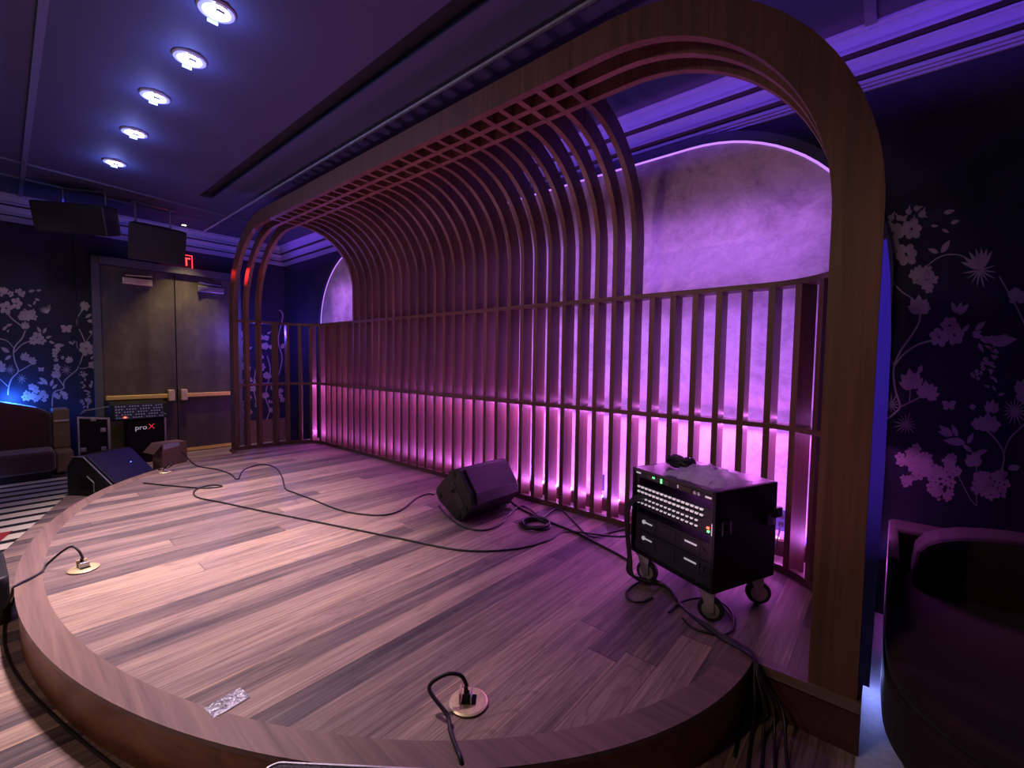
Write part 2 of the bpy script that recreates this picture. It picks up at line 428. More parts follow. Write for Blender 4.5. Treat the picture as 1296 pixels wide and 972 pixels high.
for x, y, L, a in ((1194, 270, 15, 15), (1178, 286, 10, 0), (1192, 290, 11, -25), (1203, 283, 13, 20), (1191, 320, 20, 55), (1188, 320, 15, 160), (1211, 397, 17, 115), (1212, 396, 15, 70), (1213, 398, 19, 45), (1218, 420, 14, 45), (1230, 422, 14, 10), (1240, 430, 24, 0), (1252, 434, 36, 8), (1238, 434, 14, -60), (1252, 440, 15, -30), (1258, 432, 20, 25), (1234, 418, 18, 40), (1230, 424, 16, -10)): P.leaf(x, y, L, a, .4)
for a in (60, 75, 90, 105, 125, 145, 160): P.leaf(1242, 341, 28, a, .22)
P.spiky(1240, 342, 22, 9, 190, 400)
P.magnolia(1155, 492, 24, 100); P.blob(1153, 480, 8); P.magnolia(1173, 503, 20, 95); P.magnolia(1172, 502, 18, 40); P.leaf(1163, 472, 11, 70, .6)
P.butterfly(1201, 514, 11); P.butterfly(1287, 378, 15); P.blob(1286, 372, 9)
P.spiky(1147, 537, 17, 15); P.spiky(1128, 512, 14, 12); P.spiky(1284, 520, 21, 16)
for x, y, L, a in ((1206, 551, 22, 145), (1206, 551, 20, 165), (1212, 553, 18, 115), (1222, 560, 28, 175), (1224, 562, 17, 60), (1230, 572, 16, 140), (1232, 576, 20, 20)): P.leaf(x, y, L, a, .38)
P.magnolia(1250, 545, 22, 90); P.blob(1240, 536, 10); P.blob(1256, 538, 10); P.magnolia(1254, 522, 16, 80); P.blob(1231, 515, 4)
for i in range(16): P.leaf(1258+random.uniform(-5, 5), 500-i*5, 9, random.uniform(-20, 200), .4)
P.cluster(1246, 460, 8, 6); P.cluster(1236, 474, 7, 6)
P.cluster(1152, 578, 16, 12); P.cluster(1172, 592, 18, 14); P.cluster(1198, 590, 16, 10); P.magnolia(1232, 590, 18, 90); P.cluster(1192, 618, 16, 12); P.cluster(1255, 612, 20, 16); P.cluster(1150, 605, 12, 8); P.cluster(1300, 500, 14, 8); P.magnolia(1293, 498, 18, 80)
P.leaf(1275, 593, 16, 10, .5); P.leaf(1290, 593, 12, 170, .6)
struct(m.build('wall_back', [M['wallnavy'], M['flower']]))

# left wall (runs away from the camera; flat up to y = .84, then the door section)
m = MB(); m.box(XW-.15, XW-.06, -3.2, .84, FZ, CZ); m.box(XW-.15, XW, .84, YW, FZ, CZ)
P = Print(m, lambda x, y: onx(x, y, XW if onx(x, y, XW).y > .84 else XW-.06), (1, 0, 0))
P.branch([(10, 500), (11, 490), (15, 479), (23, 470), (19, 458), (17, 446), (20, 437), (28, 428), (32, 418)], 1.7); P.branch([(18, 446), (28, 436), (40, 431)], 1.4)
P.branch([(22, 471), (33, 465), (43, 459)], 1.2); P.branch([(9, 396), (16, 404), (28, 413)], 1.4); P.branch([(-6, 428), (8, 431), (17, 440)], 1.1); P.branch([(-4, 476), (10, 489)], 1.2)
P.branch([(66, 515), (68, 497), (80, 492), (81, 483), (90, 474), (97, 468), (102, 458), (106, 445), (108, 436), (104, 424), (98, 412), (98, 402), (105, 392)], 1.4)
P.branch([(80, 488), (76, 482), (72, 477)], 1.2); P.branch([(108, 434), (112, 428), (117, 421)], .9); P.branch([(100, 466), (108, 466), (117, 461)], .9); P.branch([(104, 446), (98, 440), (97, 432)], .9)
P.cluster(8, 372, 10, 7); P.cluster(24, 370, 7, 6); P.flower(21, 384, 8, 5); P.flower(8, 390, 9, 5); P.cluster(34, 402, 11, 13); P.magnolia(32, 416, 9, 90); P.flower(47, 428, 8, 6); P.flower(53, 431, 6, 5); P.flower(42, 431, 6, 5)
for x, y, L, a in ((36, 369, 9, 10), (44, 378, 7, -20), (46, 368, 7, 10), (42, 386, 7, 60), (40, 388, 6, 150), (3, 418, 9, 40), (8, 412, 8, 10), (9, 421, 5, 60), (52, 421, 9, 125), (54, 422, 9, 55), (58, 428, 8, 20), (62, 432, 8, -20), (68, 438, 14, 5), (70, 438, 9, -40), (12, 446, 13, 150), (14, 450, 10, 215), (58, 483, 10, 150), (56, 485, 9, 175), (60, 487, 12, 130), (64, 489, 10, 70), (66, 492, 9, 40), (108, 402, 10, 30), (110, 406, 11, -5), (100, 476, 8, 60), (104, 475, 8, 10), (112, 420, 8, 0), (115, 455, 6, 60), (103, 395, 8, 75)): P.leaf(x, y, L, a, .42)
P.spiky(60, 397, 13, 9, 60, 170); P.spiky(13, 468, 8, 11); P.spiky(84, 468, 8, 10); P.spiky(27, 479, 7, 9)
P.butterfly(84, 417, 9); P.butterfly(52, 468, 5); P.magnolia(31, 456, 10, 80); P.magnolia(39, 460, 9, 60); P.magnolia(-1, 470, 13, 80); P.magnolia(71, 478, 10, 90); P.flower(72, 465, 5, 5); P.magnolia(88, 459, 8, 100); P.flower(109, 441, 10, 6, 20); P.magnolia(106, 389, 8, 90); P.flower(108, 388, 6, 5); P.flower(116, 462, 5, 5); P.flower(106, 474, 4, 4)
P.flower(70, 445, 5, 5); P.cluster(74, 452, 6, 5); P.cluster(38, 498, 11, 10); P.cluster(53, 500, 8, 8); P.cluster(77, 502, 8, 8); P.cluster(108, 508, 6, 6); P.cluster(92, 434, 4, 4)
for i in range(20): P.leaf(random.uniform(100, 118), random.uniform(478, 520), 5, random.uniform(0, 360), .45)
# print seen through the left end of the slatted screen
P.branch([(306, 545), (309, 525), (304, 500), (310, 470), (306, 440), (311, 415)], 1.3); P.branch([(333, 540), (341, 520), (336, 500), (342, 470), (338, 450)], 1.3); P.branch([(350, 560), (353, 520), (349, 490), (357, 455), (352, 430), (358, 400), (353, 392)], 1.3); P.branch([(322, 550), (326, 520), (321, 490), (325, 460)], 1.2)
for i in range(46):
    x = random.uniform(303, 360); y = random.uniform(412, 536)
    random.choice([P.flower, P.blob, lambda x, y, r: P.leaf(x, y, r*1.5, random.uniform(0, 360), .4), lambda x, y, r: P.magnolia(x, y, r*1.3, random.uniform(40, 140))])(x, y, random.uniform(3.0, 5.0))
struct(m.build('wall_left', [M['wallnavy'], M['flower']]))
struct(MB().box(XW+.001, XW+.03, 2.98, 3.90, FZ, .20).build('baseboard_left', M['tanpanel']))

# ceiling with a black linear slot and battens
m = MB()
sx0, sx1, sy0, sy1 = -7.35, 2.0, 1.90, 2.05
for (x0, x1, y0, y1) in ((XW-.15, XR, -3.2, sy0), (XW-.15, sx0, sy0, sy1), (sx1, XR, sy0, sy1), (XW-.15, XR, sy1, YW+.1)):
    m.box(x0, x1, y0, y1, CZ, CZ+.06)
struct(m.build('ceiling', M['navy']))
m = MB(); m.box(sx0-.01, sx1+.01, sy0-.01, sy1+.01, CZ+.061, CZ+.20)
struct(m.build('trim_1', M['slot']))
def batten(i, a, b, w, h=.02):
    a = Vector((*a, 0)); b = Vector((*b, 0)); d = (b-a).normalized(); n = Vector((-d.y, d.x, 0))*w/2
    m = MB(); m.prism([(p.x, p.y, CZ-h) for p in (a-n, b-n, b+n, a+n)], (0, 0, h-.001))
    struct(m.build('trim_%d' % i, M['batten2' if i == 2 else 'batten']))
M['batten2'] = plain('pale_batten', (.42, .42, .48), .5)
batten(2, (-9.3, 2.46), (2.5, 2.43), .022); batten(3, (-7.69, .02), (-8.10, 3.1), .02); batten(4, (-8.38, .05), (-8.72, 3.3), .02)
batten(5, (-9.5, .30), (-2.0, .255), .045); batten(6, (-.20, 3.0), (-.20, 3.74), .06); batten(7, (-7.69, .02), (-7.60, -.6), .02); batten(8, (-8.38, .05), (-8.30, -.6), .02)
# crown mouldings
prof = [(0, 3.300), (.016, 3.300), (.016, 3.316), (.010, 3.320), (.024, 3.322), (.024, 3.338), (.018, 3.342), (.032, 3.344), (.032, 3.364), (.020, 3.370), (.020, 3.378), (.084, 3.384), (.084, 3.402), (.074, 3.406), (.070, 3.425), (.072, 3.455), (.082, 3.480), (.090, 3.484), (.090, 3.500), (.072, 3.506), (.145, 3.512), (.145, 3.532), (.132, 3.536), (.126, 3.56), (.130, 3.60), (.142, 3.622), (.150, 3.626), (.150, 3.640), (.162, 3.644), (.162, CZ), (0, CZ)]
def moulding(pts, d):
    m = MB(); m.prism(pts, d); n = len(prof)
    for i in range(n):
        (d0, z0), (d1, z1) = prof[i], prof[(i+1) % n]
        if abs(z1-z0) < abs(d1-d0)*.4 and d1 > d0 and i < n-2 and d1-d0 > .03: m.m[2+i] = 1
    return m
M['undershade'] = plain('painted_moulding_shade', (.012, .011, .022), .8)  # shade under the moulding steps, painted as a dark material
struct(moulding([(XW, YW-d, z) for d, z in prof], (XR-XW, 0, 0)).build('trim_9', [M['crown'], M['undershade']]))
struct(moulding([(XW+d, -3.2, z) for d, z in prof], (0, YW+3.2, 0)).build('trim_10', [M['crown'], M['undershade']]))

# double doors in the left wall
d1 = MB().box(XW+.002, XW+.05, 1.10, 2.045, FZ+.01, 2.86).build('door_1', M['door']); struct(d1)
d2 = MB().box(XW+.002, XW+.05, 2.060, 3.00, FZ+.01, 2.86).build('door_2', M['door']); struct(d2)
for d, ya, yb, yc in ((d1, 1.12, 1.98, 1.955), (d2, 2.11, 2.95, 2.135)):
    b = MB().box(XW+.07, XW+.12, ya, yb, .73, .80).build('push_bar', M['brassbar'], d, True, bevel=.008)
    MB().box(XW+.05, XW+.15, yc-.045, yc+.045, .68, .87).build('bar_end_bracket', M['brass'], d, True, bevel=.01)
MB().box(XW+.05, XW+.062, 2.07, 2.99, FZ+.015, FZ+.07).build('kick_plate', M['brassbar'], d2, True)
MB().box(XW+.05, XW+.12, 1.36, 1.74, 2.60, 2.70).tube([(XW+.10, 1.40, 2.735), (XW+.22, 1.72, 2.74)], .012, 6).build('door_closer', M['brass'], d1, True, bevel=.006)
MB().box(XW+.05, XW+.12, 2.38, 2.78, 2.60, 2.70).tube([(XW+.10, 2.74, 2.735), (XW+.22, 2.36, 2.74)], .012, 6).build('door_closer', M['steel'], d2, True, bevel=.006)
m = MB(); m.box(XW+.002, XW+.10, 1.00, 1.095, FZ, 2.98); m.box(XW+.002, XW+.10, 3.005, 3.06, FZ, 2.98); m.box(XW+.002, XW+.14, 1.095, 3.005, 2.865, 2.98)
struct(m.build('trim_11', plain('grey_door_frame', (.085, .08, .085), .6)))

# ================================================================== STAGE
stage = thing('stage_platform', 'low walnut plank stage with a curved front edge', 'stage', (ECX, ECY, FZ))
N = 96
ts = [PI*i/N for i in range(N+1)]
inner = [ell(t, -.125) for t in ts]; outer = [ell(t) for t in ts]
XSL, XSR, YB = -7.86, -.035, 3.86
m = MB(); pts = [Vector((XSR, ECY+.04, 0)), Vector((XSR, YB, 0)), Vector((XSL, YB, 0)), Vector((XSL, ECY+.04, 0))]
loop = [Vector((p.x, max(p.y, -9), 0)) for p in inner]
poly = [(p.x, p.y, -.02) for p in ([Vector((XSR, YB, 0)), Vector((XSL, YB, 0)), Vector((XSL, ECY+.0, 0))]+[Vector((ECX-EA, ECY, 0))]+[Vector((p.x, p.y, 0)) for p in inner[::-1]]+[Vector((ECX+EA, ECY, 0)), Vector((XSR, ECY, 0))])]
m.prism(poly, (0, 0, .02)); m.build('deck', M['deck'], stage, True)
m = MB(); m.strip([(p.x, p.y, -.022) for p in outer], [(p.x, p.y, -.022) for p in inner], (0, 0, .0235)); m.build('edge_trim', M['lip'], stage, True)
m = MB()
o2 = [ell(t, -.012) for t in ts]; i2 = [ell(t, -.05) for t in ts]
m.strip([(p.x, p.y, FZ+.001) for p in o2], [(p.x, p.y, FZ+.001) for p in i2], (0, 0, .226)); m.build('riser', M['riser'], stage, True)
for xa, xb in ((ECX+EA-.01, XSR), (XSL, ECX-EA+.01)):
    MB().box(xa, xb, ECY-.03, ECY+.03, -.045, .002).build('ledge_trim', M['lip'], stage, True)
    MB().box(xa, xb, ECY-.005, ECY+.03, FZ+.001, -.046).build('side_riser', M['base'], stage, True)

# arched plaster panel on the back wall, edge trim made to glow
ap = thing('arched_plaster_panel', 'wide arched mottled plaster panel glowing violet behind the slatted screen', 'wall panel', (-3.93, YW, 0))
def arch_pts(xl, xr, zc, a, b, n=18):
    out = [(xr, 0)]
    out += [(xr-a+a*math.cos(t), zc+b*math.sin(t)) for t in [PI/2*i/n for i in range(n+1)]]
    out += [(xl+a-a*math.sin(t), zc+b*math.cos(t)) for t in [PI/2*i/n for i in range(n+1)]]
    return out+[(xl, 0)]
pa = arch_pts(-7.88, -.10, 2.02, 1.27, 1.22)
MB().prism([(x, YW-.035, z+.001) for x, z in pa], (0, .031, 0)).build('plaster_face', M['plaster'], ap, True)
pb = arch_pts(-7.895, -.085, 2.02, 1.285, 1.235); pc = arch_pts(-7.97, -.018, 2.02, 1.36, 1.31)
MB().strip([(x, YW-.042, z+.001) for x, z in pb], [(x, YW-.042, z+.001) for x, z in pc], (0, .037, 0)).build('arch_rim', plain('navy_rim', (.03, .028, .06), .6), ap, True)
MB().strip([(x, YW-.040, z+.001) for x, z in pa], [(x, YW-.040, z+.001) for x, z in pb], (0, .035, 0)).build('glowing_trim', emis('painted_violet_edge_glow', (.52, .22, 1.0), 1.3), ap, True)  # trim emits to imitate violet light caught on its edge
struct(MB().box(-7.8, -.06, YW-.085, YW-.043, 0, .115).build('baseboard_back', M['base']))

# ---- slatted canopy
can = thing('slatted_stage_canopy', 'tall walnut slatted screen curving over into an arched canopy behind the stage', 'stage screen', (-3.935, 3.2, 0))
SXL, SXR, SY = -7.63, -.24, 3.56
RC = .48; PIT_ = .1745; SW, SD = .044, .15
AZ = 2.10; RI = 1.15; RO = 1.327; AXR = -.227-RI; AXL = -7.643+RI
def arch_line(R, n=26):
    out = [(AXR+R, .002)]
    out += [(AXR+R*math.cos(t), AZ+R*math.sin(t)) for t in [PI/2*i/n for i in range(n+1)]]
    out += [(AXL-R*math.sin(t), AZ+R*math.cos(t)) for t in [PI/2*i/n for i in range(n+1)]]
    return out+[(AXL-R, .002)]
def arch(name, ri, ro, y0, y1, mat):
    A, B = arch_line(ri), arch_line(ro)
    return MB().strip([(x, y0, z) for x, z in A], [(x, y0, z) for x, z in B], (0, y1-y0, 0)).build(name, mat, can, True)
arch('front_arch', RI, RO, 2.375, 2.43, M['post'])
arch('arch_rib', RI, RI+.13, 2.548, 2.596, M['slat']); arch('arch_rib', RI, RI+.13, 2.724, 2.772, M['slat'])
# plan path of the screen (front face line): left side, rounded corner, back, rounded corner, right side
def plan(s):
    # s measured from x = -1.008 on the straight back; positive to the right
    xr_arc = SXR-RC; Lr = xr_arc+1.008
    xl_arc = SXL+RC; Ll = xl_arc+1.008
    if Ll <= s <= Lr: return Vector((-1.008+s, SY, 0)), Vector((0, 1, 0))
    if s > Lr:
        q = s-Lr
        if q < RC*PI/2:
            a = q/RC; return Vector((xr_arc+RC*math.sin(a), SY-RC+RC*math.cos(a), 0)), Vector((math.sin(a), math.cos(a), 0))
        q -= RC*PI/2; return Vector((SXR, SY-RC-q, 0)), Vector((1, 0, 0))
    q = Ll-s
    if q < RC*PI/2:
        a = q/RC; return Vector((xl_arc-RC*math.sin(a), SY-RC+RC*math.cos(a), 0)), Vector((-math.sin(a), math.cos(a), 0))
    q -= RC*PI/2; return Vector((SXL, SY-RC-q, 0)), Vector((-1, 0, 0))
Ltot_r = (SXR-RC+1.008)+RC*PI/2+(SY-RC-2.63); Ltot_l = (SXL+RC+1.008)-RC*PI/2-(SY-RC-2.43)
def path_strip(f0, f1, z0, z1):
    ss = []; s = Ltot_l
    while s < Ltot_r: ss.append(s); s += .04
    ss.append(Ltot_r); A = []; B = []
    for s in ss:
        p, n = plan(s); A.append((*(p+n*f0)[:2], z0)); B.append((*(p+n*f1)[:2], z0))
    return MB().strip(A, B, (0, 0, z1-z0))
path_strip(-.004, SD-.012, 1.985, 2.022).build('top_rail', M['rail'], can, True)
path_strip(-.004, SD-.012, .995, 1.03).build('middle_rail', M['rail'], can, True)
path_strip(-.006, .040, .001, .050).build('bottom_rail', M['rail'], can, True)
k0 = -42
def slat_box(p, n, z0, z1):
    t = Vector((-n.y, n.x, 0)); a = p-t*SW/2; b = p+t*SW/2
    return MB().prism([(q.x, q.y, z0) for q in (a, b, b+n*SD, a+n*SD)], (0, 0, z1-z0))
nslat = 0
for k in range(-60, 20):
    s = k*PIT_
    if s > Ltot_r-.10 or s < Ltot_l+.42: continue
    p, n = plan(s); slat_box(p, n, .003, 1.986).build('vertical_slat', M['slat'], can, True); nslat += 1
# curved upper slats
R2 = .78
A = [(2.432, 3.252)]+[(2.78+R2*math.sin(t), 3.252-R2+R2*math.cos(t)) for t in [PI/2*i/16 for i in range(17)]]+[(SY, 2.02)]
B = [(2.432, 3.252+SD)]+[(2.78+(R2+SD)*math.sin(t), 3.252-R2+(R2+SD)*math.cos(t)) for t in [PI/2*i/16 for i in range(17)]]+[(SY+SD, 2.02)]
proto = None; ncur = 0
for k in range(-4, -31, -1):
    x = -1.008+k*PIT_
    if proto is None:
        proto = MB().strip([(x-SW/2, y, z) for y, z in A], [(x-SW/2, y, z) for y, z in B], (SW, 0, 0)).build('curved_slat', M['slat'], can, True); x0p = x
    else:
        c = proto.copy(); C.objects.link(c); c.location.x += x-x0p
    ncur += 1
print('slats', nslat, ncur)
# return board behind the right post, its blue light painted into the material
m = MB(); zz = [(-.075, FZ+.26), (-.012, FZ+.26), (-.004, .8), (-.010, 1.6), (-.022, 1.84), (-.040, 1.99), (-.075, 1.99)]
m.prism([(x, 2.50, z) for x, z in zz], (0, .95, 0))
tag(m.build('side_return_board', M['blueglow']), 'narrow board edge with a painted blue glow standing beside the right-hand wooden post', 'board')

# ================================================================== STAGE GEAR
def foot(mb, c, n, r=.018, h=.012): mb.cyl(Vector(c), Vector(c)+Vector(n)*h, r, 14)
# wedge monitor at the back of the stage
wx = -2.93
spk = thing('stage_monitor', 'black loudspeaker lying on its side on the stage in front of the slats', 'speaker', (wx, 2.96, 0))
sec = [(-2.98, .455), (-2.905, .476), (-2.876, .47), (-2.725, .275), (-2.705, .175), (-2.72, .15), (-2.835, .015), (-2.87, .006), (-2.91, .012), (-3.15, .135), (-3.198, .20), (-3.185, .25)]
MB().prism([(x, 2.65, z) for x, z in sec], (0, .63, 0)).build('cabinet', M['black'], spk, True, bevel=.012)
gr = [(-2.868, .466), (-2.718, .273), (-2.700, .18), (-2.688, .182), (-2.704, .28), (-2.856, .476)]
MB().prism([(x, 2.70, z) for x, z in gr], (0, .56, 0)).build('grille', M['grille'], spk, True, bevel=.006)
for x, z in ((-2.94, .415), (-3.13, .185), (-2.78, .14), (-2.87, .06)):
    m = MB(); m.lathe([(.022, 0), (.022, .010), (.014, .014)], (0, 0, 0), 14, 0, Matrix.Rotation(PI/2, 3, 'X')); 
    m.v = [(v[0]+x, v[1]+2.652, v[2]+z) for v in m.v]; m.build('rubber_foot', M['rubber'], spk, True)
m = MB(); cpt = [(-2.99, .345), (-2.945, .352), (-2.80, .165), (-2.85, .115), (-2.88, .12)]
m.prism([(x, 2.646, z) for x, z in cpt], (0, .006, 0)).build('socket_plate', plain('dark_grey_plate', (.03, .03, .033), .5), spk, True)
m = MB(); m.lathe([(.026, 0), (.026, .008), (.017, .008), (.017, .002)], (0, 0, 0), 18, 0, Matrix.Rotation(PI/2, 3, 'X')); m.v = [(v[0]-2.945, v[1]+2.648, v[2]+.272) for v in m.v]; m.build('pole_socket', M['black'], spk, True)
for x, y, z in ((-2.74, 3.05, .075), (-2.72, 3.10, .03), (-2.735, 3.0, .02)):
    m = MB(); m.cyl((x, y, z), (x+.05, y+.04, z+.02), .014, 10); m.build('cable_plug', M['steel'], spk, True)

# generic wedge / box speakers -------------------------------------------------
def wedge(name, label, loc, rz, L=.68, w=.52, h=.42, handle=True):
    t = thing(name, label, 'speaker', loc, rz)
    # section in local xz; grille faces +x and up; axis along local y
    sec = [(-w*.5, 0), (w*.42, 0), (w*.5, h*.12), (w*.5, h*.30), (-w*.12, h), (-w*.36, h), (-w*.5, h*.72)]
    MB().prism([(x, -L/2, z) for x, z in sec], (0, L, 0)).build('cabinet', M['black'], t, bevel=.012)
    g = [(w*.5, h*.31), (-w*.11, h), (-w*.11+.012, h+.012), (w*.5+.012, h*.31+.012)]
    MB().prism([(x, -L/2+.03, z) for x, z in g], (0, L-.06, 0)).build('grille', M['grille'], t, bevel=.004)
    P_ = [(-w*.36, h+.004), (-w*.12, h+.004), (w*.5, h*.30+.006), (w*.505, h*.12)]
    MB().tube([(x, -L/2+.004, z) for x, z in P_], .006, 6).build('edge_piping', M['alu'], t)
    if handle:
        MB().box(-w*.22, w*.12, -L/2-.004, -L/2+.01, h*.16, h*.50).build('handle_recess', M['slot'], t)
        MB().tube([(-w*.02, -L/2-.012, h*.52), (w*.13, -L/2-.012, h*.36), (w*.13, -L/2-.012, h*.12)], .007, 6).build('handle_bar', M['alu'], t)
    MB().lathe([(.010, 0), (.010, .006)], (0, 0, 0), 12).build('indicator_light', emis('blue_indicator', (.1, .15, 1), 8), t).location = (w*.20, L*.18, h*.68)
    return t
wedge('floor_monitor', 'black wedge speaker with pale piping on the floor at the far left stage edge', (-7.46, .94, FZ), math.radians(38), .64, .56, .47)

# speaker on the floor at the left photo edge, and the mesh topped one at the bottom edge
def boxspk(name, label, loc, rz, w, d, h, lean=0):
    t = thing(name, label, 'speaker', loc, rz)
    pts = [(x, y, 0) for x, y in rounded(w, d, .05)]
    MB().prism(pts, (0, 0, h)).build('cabinet', M['black'], t, bevel=.015)
    q = [(x, -d/2-.004, z+h/2) for x, z in rounded(w*.86, h*.86, .04)]
    MB().prism(q, (0, -.014, 0)).build('grille', M['grille'], t)
    return t
s1 = boxspk('floor_speaker', 'dark loudspeaker standing on the floor beside the left curve of the stage', (-4.45, -.205, FZ), math.radians(2), .60, .42, .30)
MB().box(.302, .308, -.06, .06, .08, .20).build('side_badge', M['alu'], s1)
s2 = thing('front_monitor', 'black mesh topped speaker at the foot of the stage front', 'speaker', onz(455, 1010, FZ), math.radians(42))

# power floor boxes -------------------------------------------------------------
def floorbox(label, loc, rz, s=1.0):
    t = thing('floor_outlet_box', label, 'floor outlet', loc, rz, 'round brass outlet boxes in the stage deck')
    MB().lathe([(.070*s, .0012), (.083*s, .003), (.086*s, .007), (.078*s, .011), (.05*s, .0125), (.001, .0125)], seg=40).build('cover_ring', M['brass'], t, smooth=False)
    MB().box(-.030*s, .034*s, -.026*s, .030*s, .0126, .016).build('socket_well', M['slot'], t)
    MB().box(-.040*s, -.034*s, -.030*s, .030*s, .014, .060).build('flip_lid', M['brass'], t, bevel=.002)
    MB().box(.010*s, .016*s, -.030*s, .030*s, .014, .050).build('flip_lid', M['steel'], t, bevel=.002)
    MB().box(-.022*s, .004*s, -.022*s, .012*s, .014, .050).cyl((-.010*s, -.005*s, .05), (-.012*s, -.005*s, .075), .009).build('plug', M['rubber'], t, bevel=.004)
    return t
fb1 = onz(593, 889, .004); floorbox('round brass outlet box near the middle of the curved front edge', (fb1.x, fb1.y, .002), math.radians(40), .95)
fb2 = onz(106, 720, .004); floorbox('round brass outlet box close to the left curve of the stage', (fb2.x, fb2.y, .002), math.radians(10), .95)
fb3 = onz(209, 598, .004); floorbox('small bright outlet box at the back left beside the cardboard box', (fb3.x, fb3.y, .002), math.radians(20), .75)

# foil parts bag
pk = MB(); c0 = onz(287.5, 890, 0)
a = onz(258, 897, 0); b = onz(304, 871, 0); u = (b-a); Lp = u.length; u.normalize(); v = Vector((u.y, -u.x, 0)); Wp = .092
nx, ny = 16, 7; vs = []; fs = []
for i in range(nx+1):
    for j in range(ny+1):
        p = a+u*Lp*i/nx+v*(Wp*j/ny); e = math.sin(PI*i/nx)*math.sin(PI*j/ny)
        vs.append((p.x, p.y, .004+.018*e*(.5+.9*abs(noise.noise(Vector((i*.9, j*1.3, 3)))))))
for i in range(nx):
    for j in range(ny): q = i*(ny+1)+j; fs.append((q, q+1, q+ny+2, q+ny+1))
pk.add(vs, fs); tag(pk.build('parts_bag', M['foil']), 'small crumpled silver plastic packet lying near the curved front edge', 'packet')

# ---- equipment rack
RZ = math.radians(-22.75)
rack = thing('equipment_rack', 'black wheeled rack case holding audio gear at the right of the stage', 'rack', (-.879, 2.864, 0), RZ)
RW, RD, Z0, Z1 = .645, .533, .192, .756
hw, hd = RW/2, RD/2
MB().box(-hw, -hw+.018, -hd, hd, Z0, Z1).build('side_panel', M['blackcase'], rack, bevel=.004)
MB().box(hw-.018, hw, -hd, hd, Z0, Z1).build('side_panel', M['blackcase'], rack, bevel=.004)
MB().box(-hw+.018, hw-.018, -hd, hd, Z1-.018, Z1).build('top_panel', plain('glossy_black_lid', (.02, .018, .022), .35), rack)
MB().box(hw-.0205, hw-.0181, -hd+.04, hd, Z0+.02, Z1-.02).build('bounce_liner', plain('pale_bounce_liner', (.75, .7, .75), .6), rack)  # pale liner added to catch violet light in the rack gaps
MB().box(-hw+.02, hw-.022, -hd+.04, hd, Z1-.0205, Z1-.0181).build('bounce_liner', plain('pale_bounce_liner', (.75, .7, .75), .6), rack)
MB().box(-hw+.018, hw-.018, -hd, hd, Z0, Z0+.018).build('bottom_panel', M['blackcase'], rack)
MB().box(-hw+.018, hw-.018, -hd+.012, -hd+.03, Z0+.018, Z0+.072).build('front_sill', plain('dark_green_black', (.012, .022, .022), .4), rack)
for sx in (-1, 1):
    MB().box(sx*(hw-.03)-.012, sx*(hw-.03)+.012, -hd+.02, -hd+.035, Z0+.072, Z1-.018).build('rack_rail', plain('rail_grey', (.05, .05, .055), .4, .6), rack)
def swivel(mb, cx, cy, a):
    c_, s_ = math.cos(a), math.sin(a)
    mb.v = [(cx+(v[0]-cx)*c_-(v[1]-cy)*s_, cy+(v[0]-cx)*s_+(v[1]-cy)*c_, v[2]) for v in mb.v]; return mb
for sx, sy, sw in ((-1, -1, -1.15), (1, -1, -1.0), (1, 1, -.7), (-1, 1, .3)):
    cx, cy = sx*(hw-.075), sy*(hd-.06); ox = .018
    m = MB().box(cx-.045, cx+.045, cy-.045, cy+.045, .178, .1915)
    for xo in (-.036, .030): m.prism([(cx+xo, cy-.036, .178), (cx+xo, cy+.036, .178), (cx+xo, cy+ox+.018, .060), (cx+xo, cy+ox-.018, .060)], (.006, 0, 0))
    f = swivel(m, cx, cy, sw).build('caster', M['alu'], rack)
    w = MB(); w.lathe([(.046, -.022), (.066, -.020), (.070, -.010), (.070, .010), (.066, .020), (.046, .022)], (0, 0, 0), 30, 0, Matrix.Rotation(PI/2, 3, 'Y')); w.v = [(q[0]+cx, q[1]+cy+ox, q[2]+.0715) for q in w.v]
    swivel(w, cx, cy, sw).build('wheel', M['rubber'], f)
    w = MB(); w.lathe([(.008, -.027), (.018, -.026), (.022, -.0235), (.047, -.0235), (.047, .0235), (.022, .0235), (.018, .026), (.008, .027)], (0, 0, 0), 24, 0, Matrix.Rotation(PI/2, 3, 'Y')); w.v = [(q[0]+cx, q[1]+cy+ox, q[2]+.0715) for q in w.v]
    swivel(w, cx, cy, sw).build('wheel_hub', M['alu'], f)
for z, y in ((.55, -.18), (.55, .20)):
    MB().box(hw, hw+.012, y-.035, y+.035, z-.04, z+.04).build('latch', plain('dark_latch', (.03, .03, .033), .35, .8), rack, bevel=.006)
for sx, z in ((1, .58), (-1, .60)):
    MB().box(sx*(hw+.012)-.014, sx*(hw+.012)+.014, hd-.05 if sx > 0 else -hd+.02, hd+.02 if sx > 0 else -hd+.09, z-.03, z+.03).build('latch', plain('dark_latch', (.03, .03, .033), .35, .8), rack, bevel=.008)
def zr(f): return Z1-f*(Z1-Z0)
FX = hw-.03
def unit(name, label, cat, f0, f1, face=-hd+.016, depth=.30):
    t = thing(name, label, cat, rack.location, RZ)
    MB().box(-FX, FX, face, face+.02, zr(f1), zr(f0)).build('faceplate', M['black'], t, bevel=.002)
    MB().box(-FX+.02, FX-.02, face+.021, face+depth, zr(f1)+.004, zr(f0)-.004).build('chassis', M['black'], t)
    return t
fy = -hd+.016
rx = unit('wireless_receiver', 'thin black receiver with green lights in the top slot of the rack', 'audio receiver', .035, .105, depth=.25)
zc = zr(.07)
def plate(t, name, x0, x1, z0, z1, mat, d=.004): return MB().box(x0, x1, fy-d, fy-.0005, z0, z1).build(name, mat, t)
plate(rx, 'white_label', -.30, -.262, zc+.002, zc+.012, M['white']); plate(rx, 'white_label', .245, .285, zc-.010, zc, M['white'])
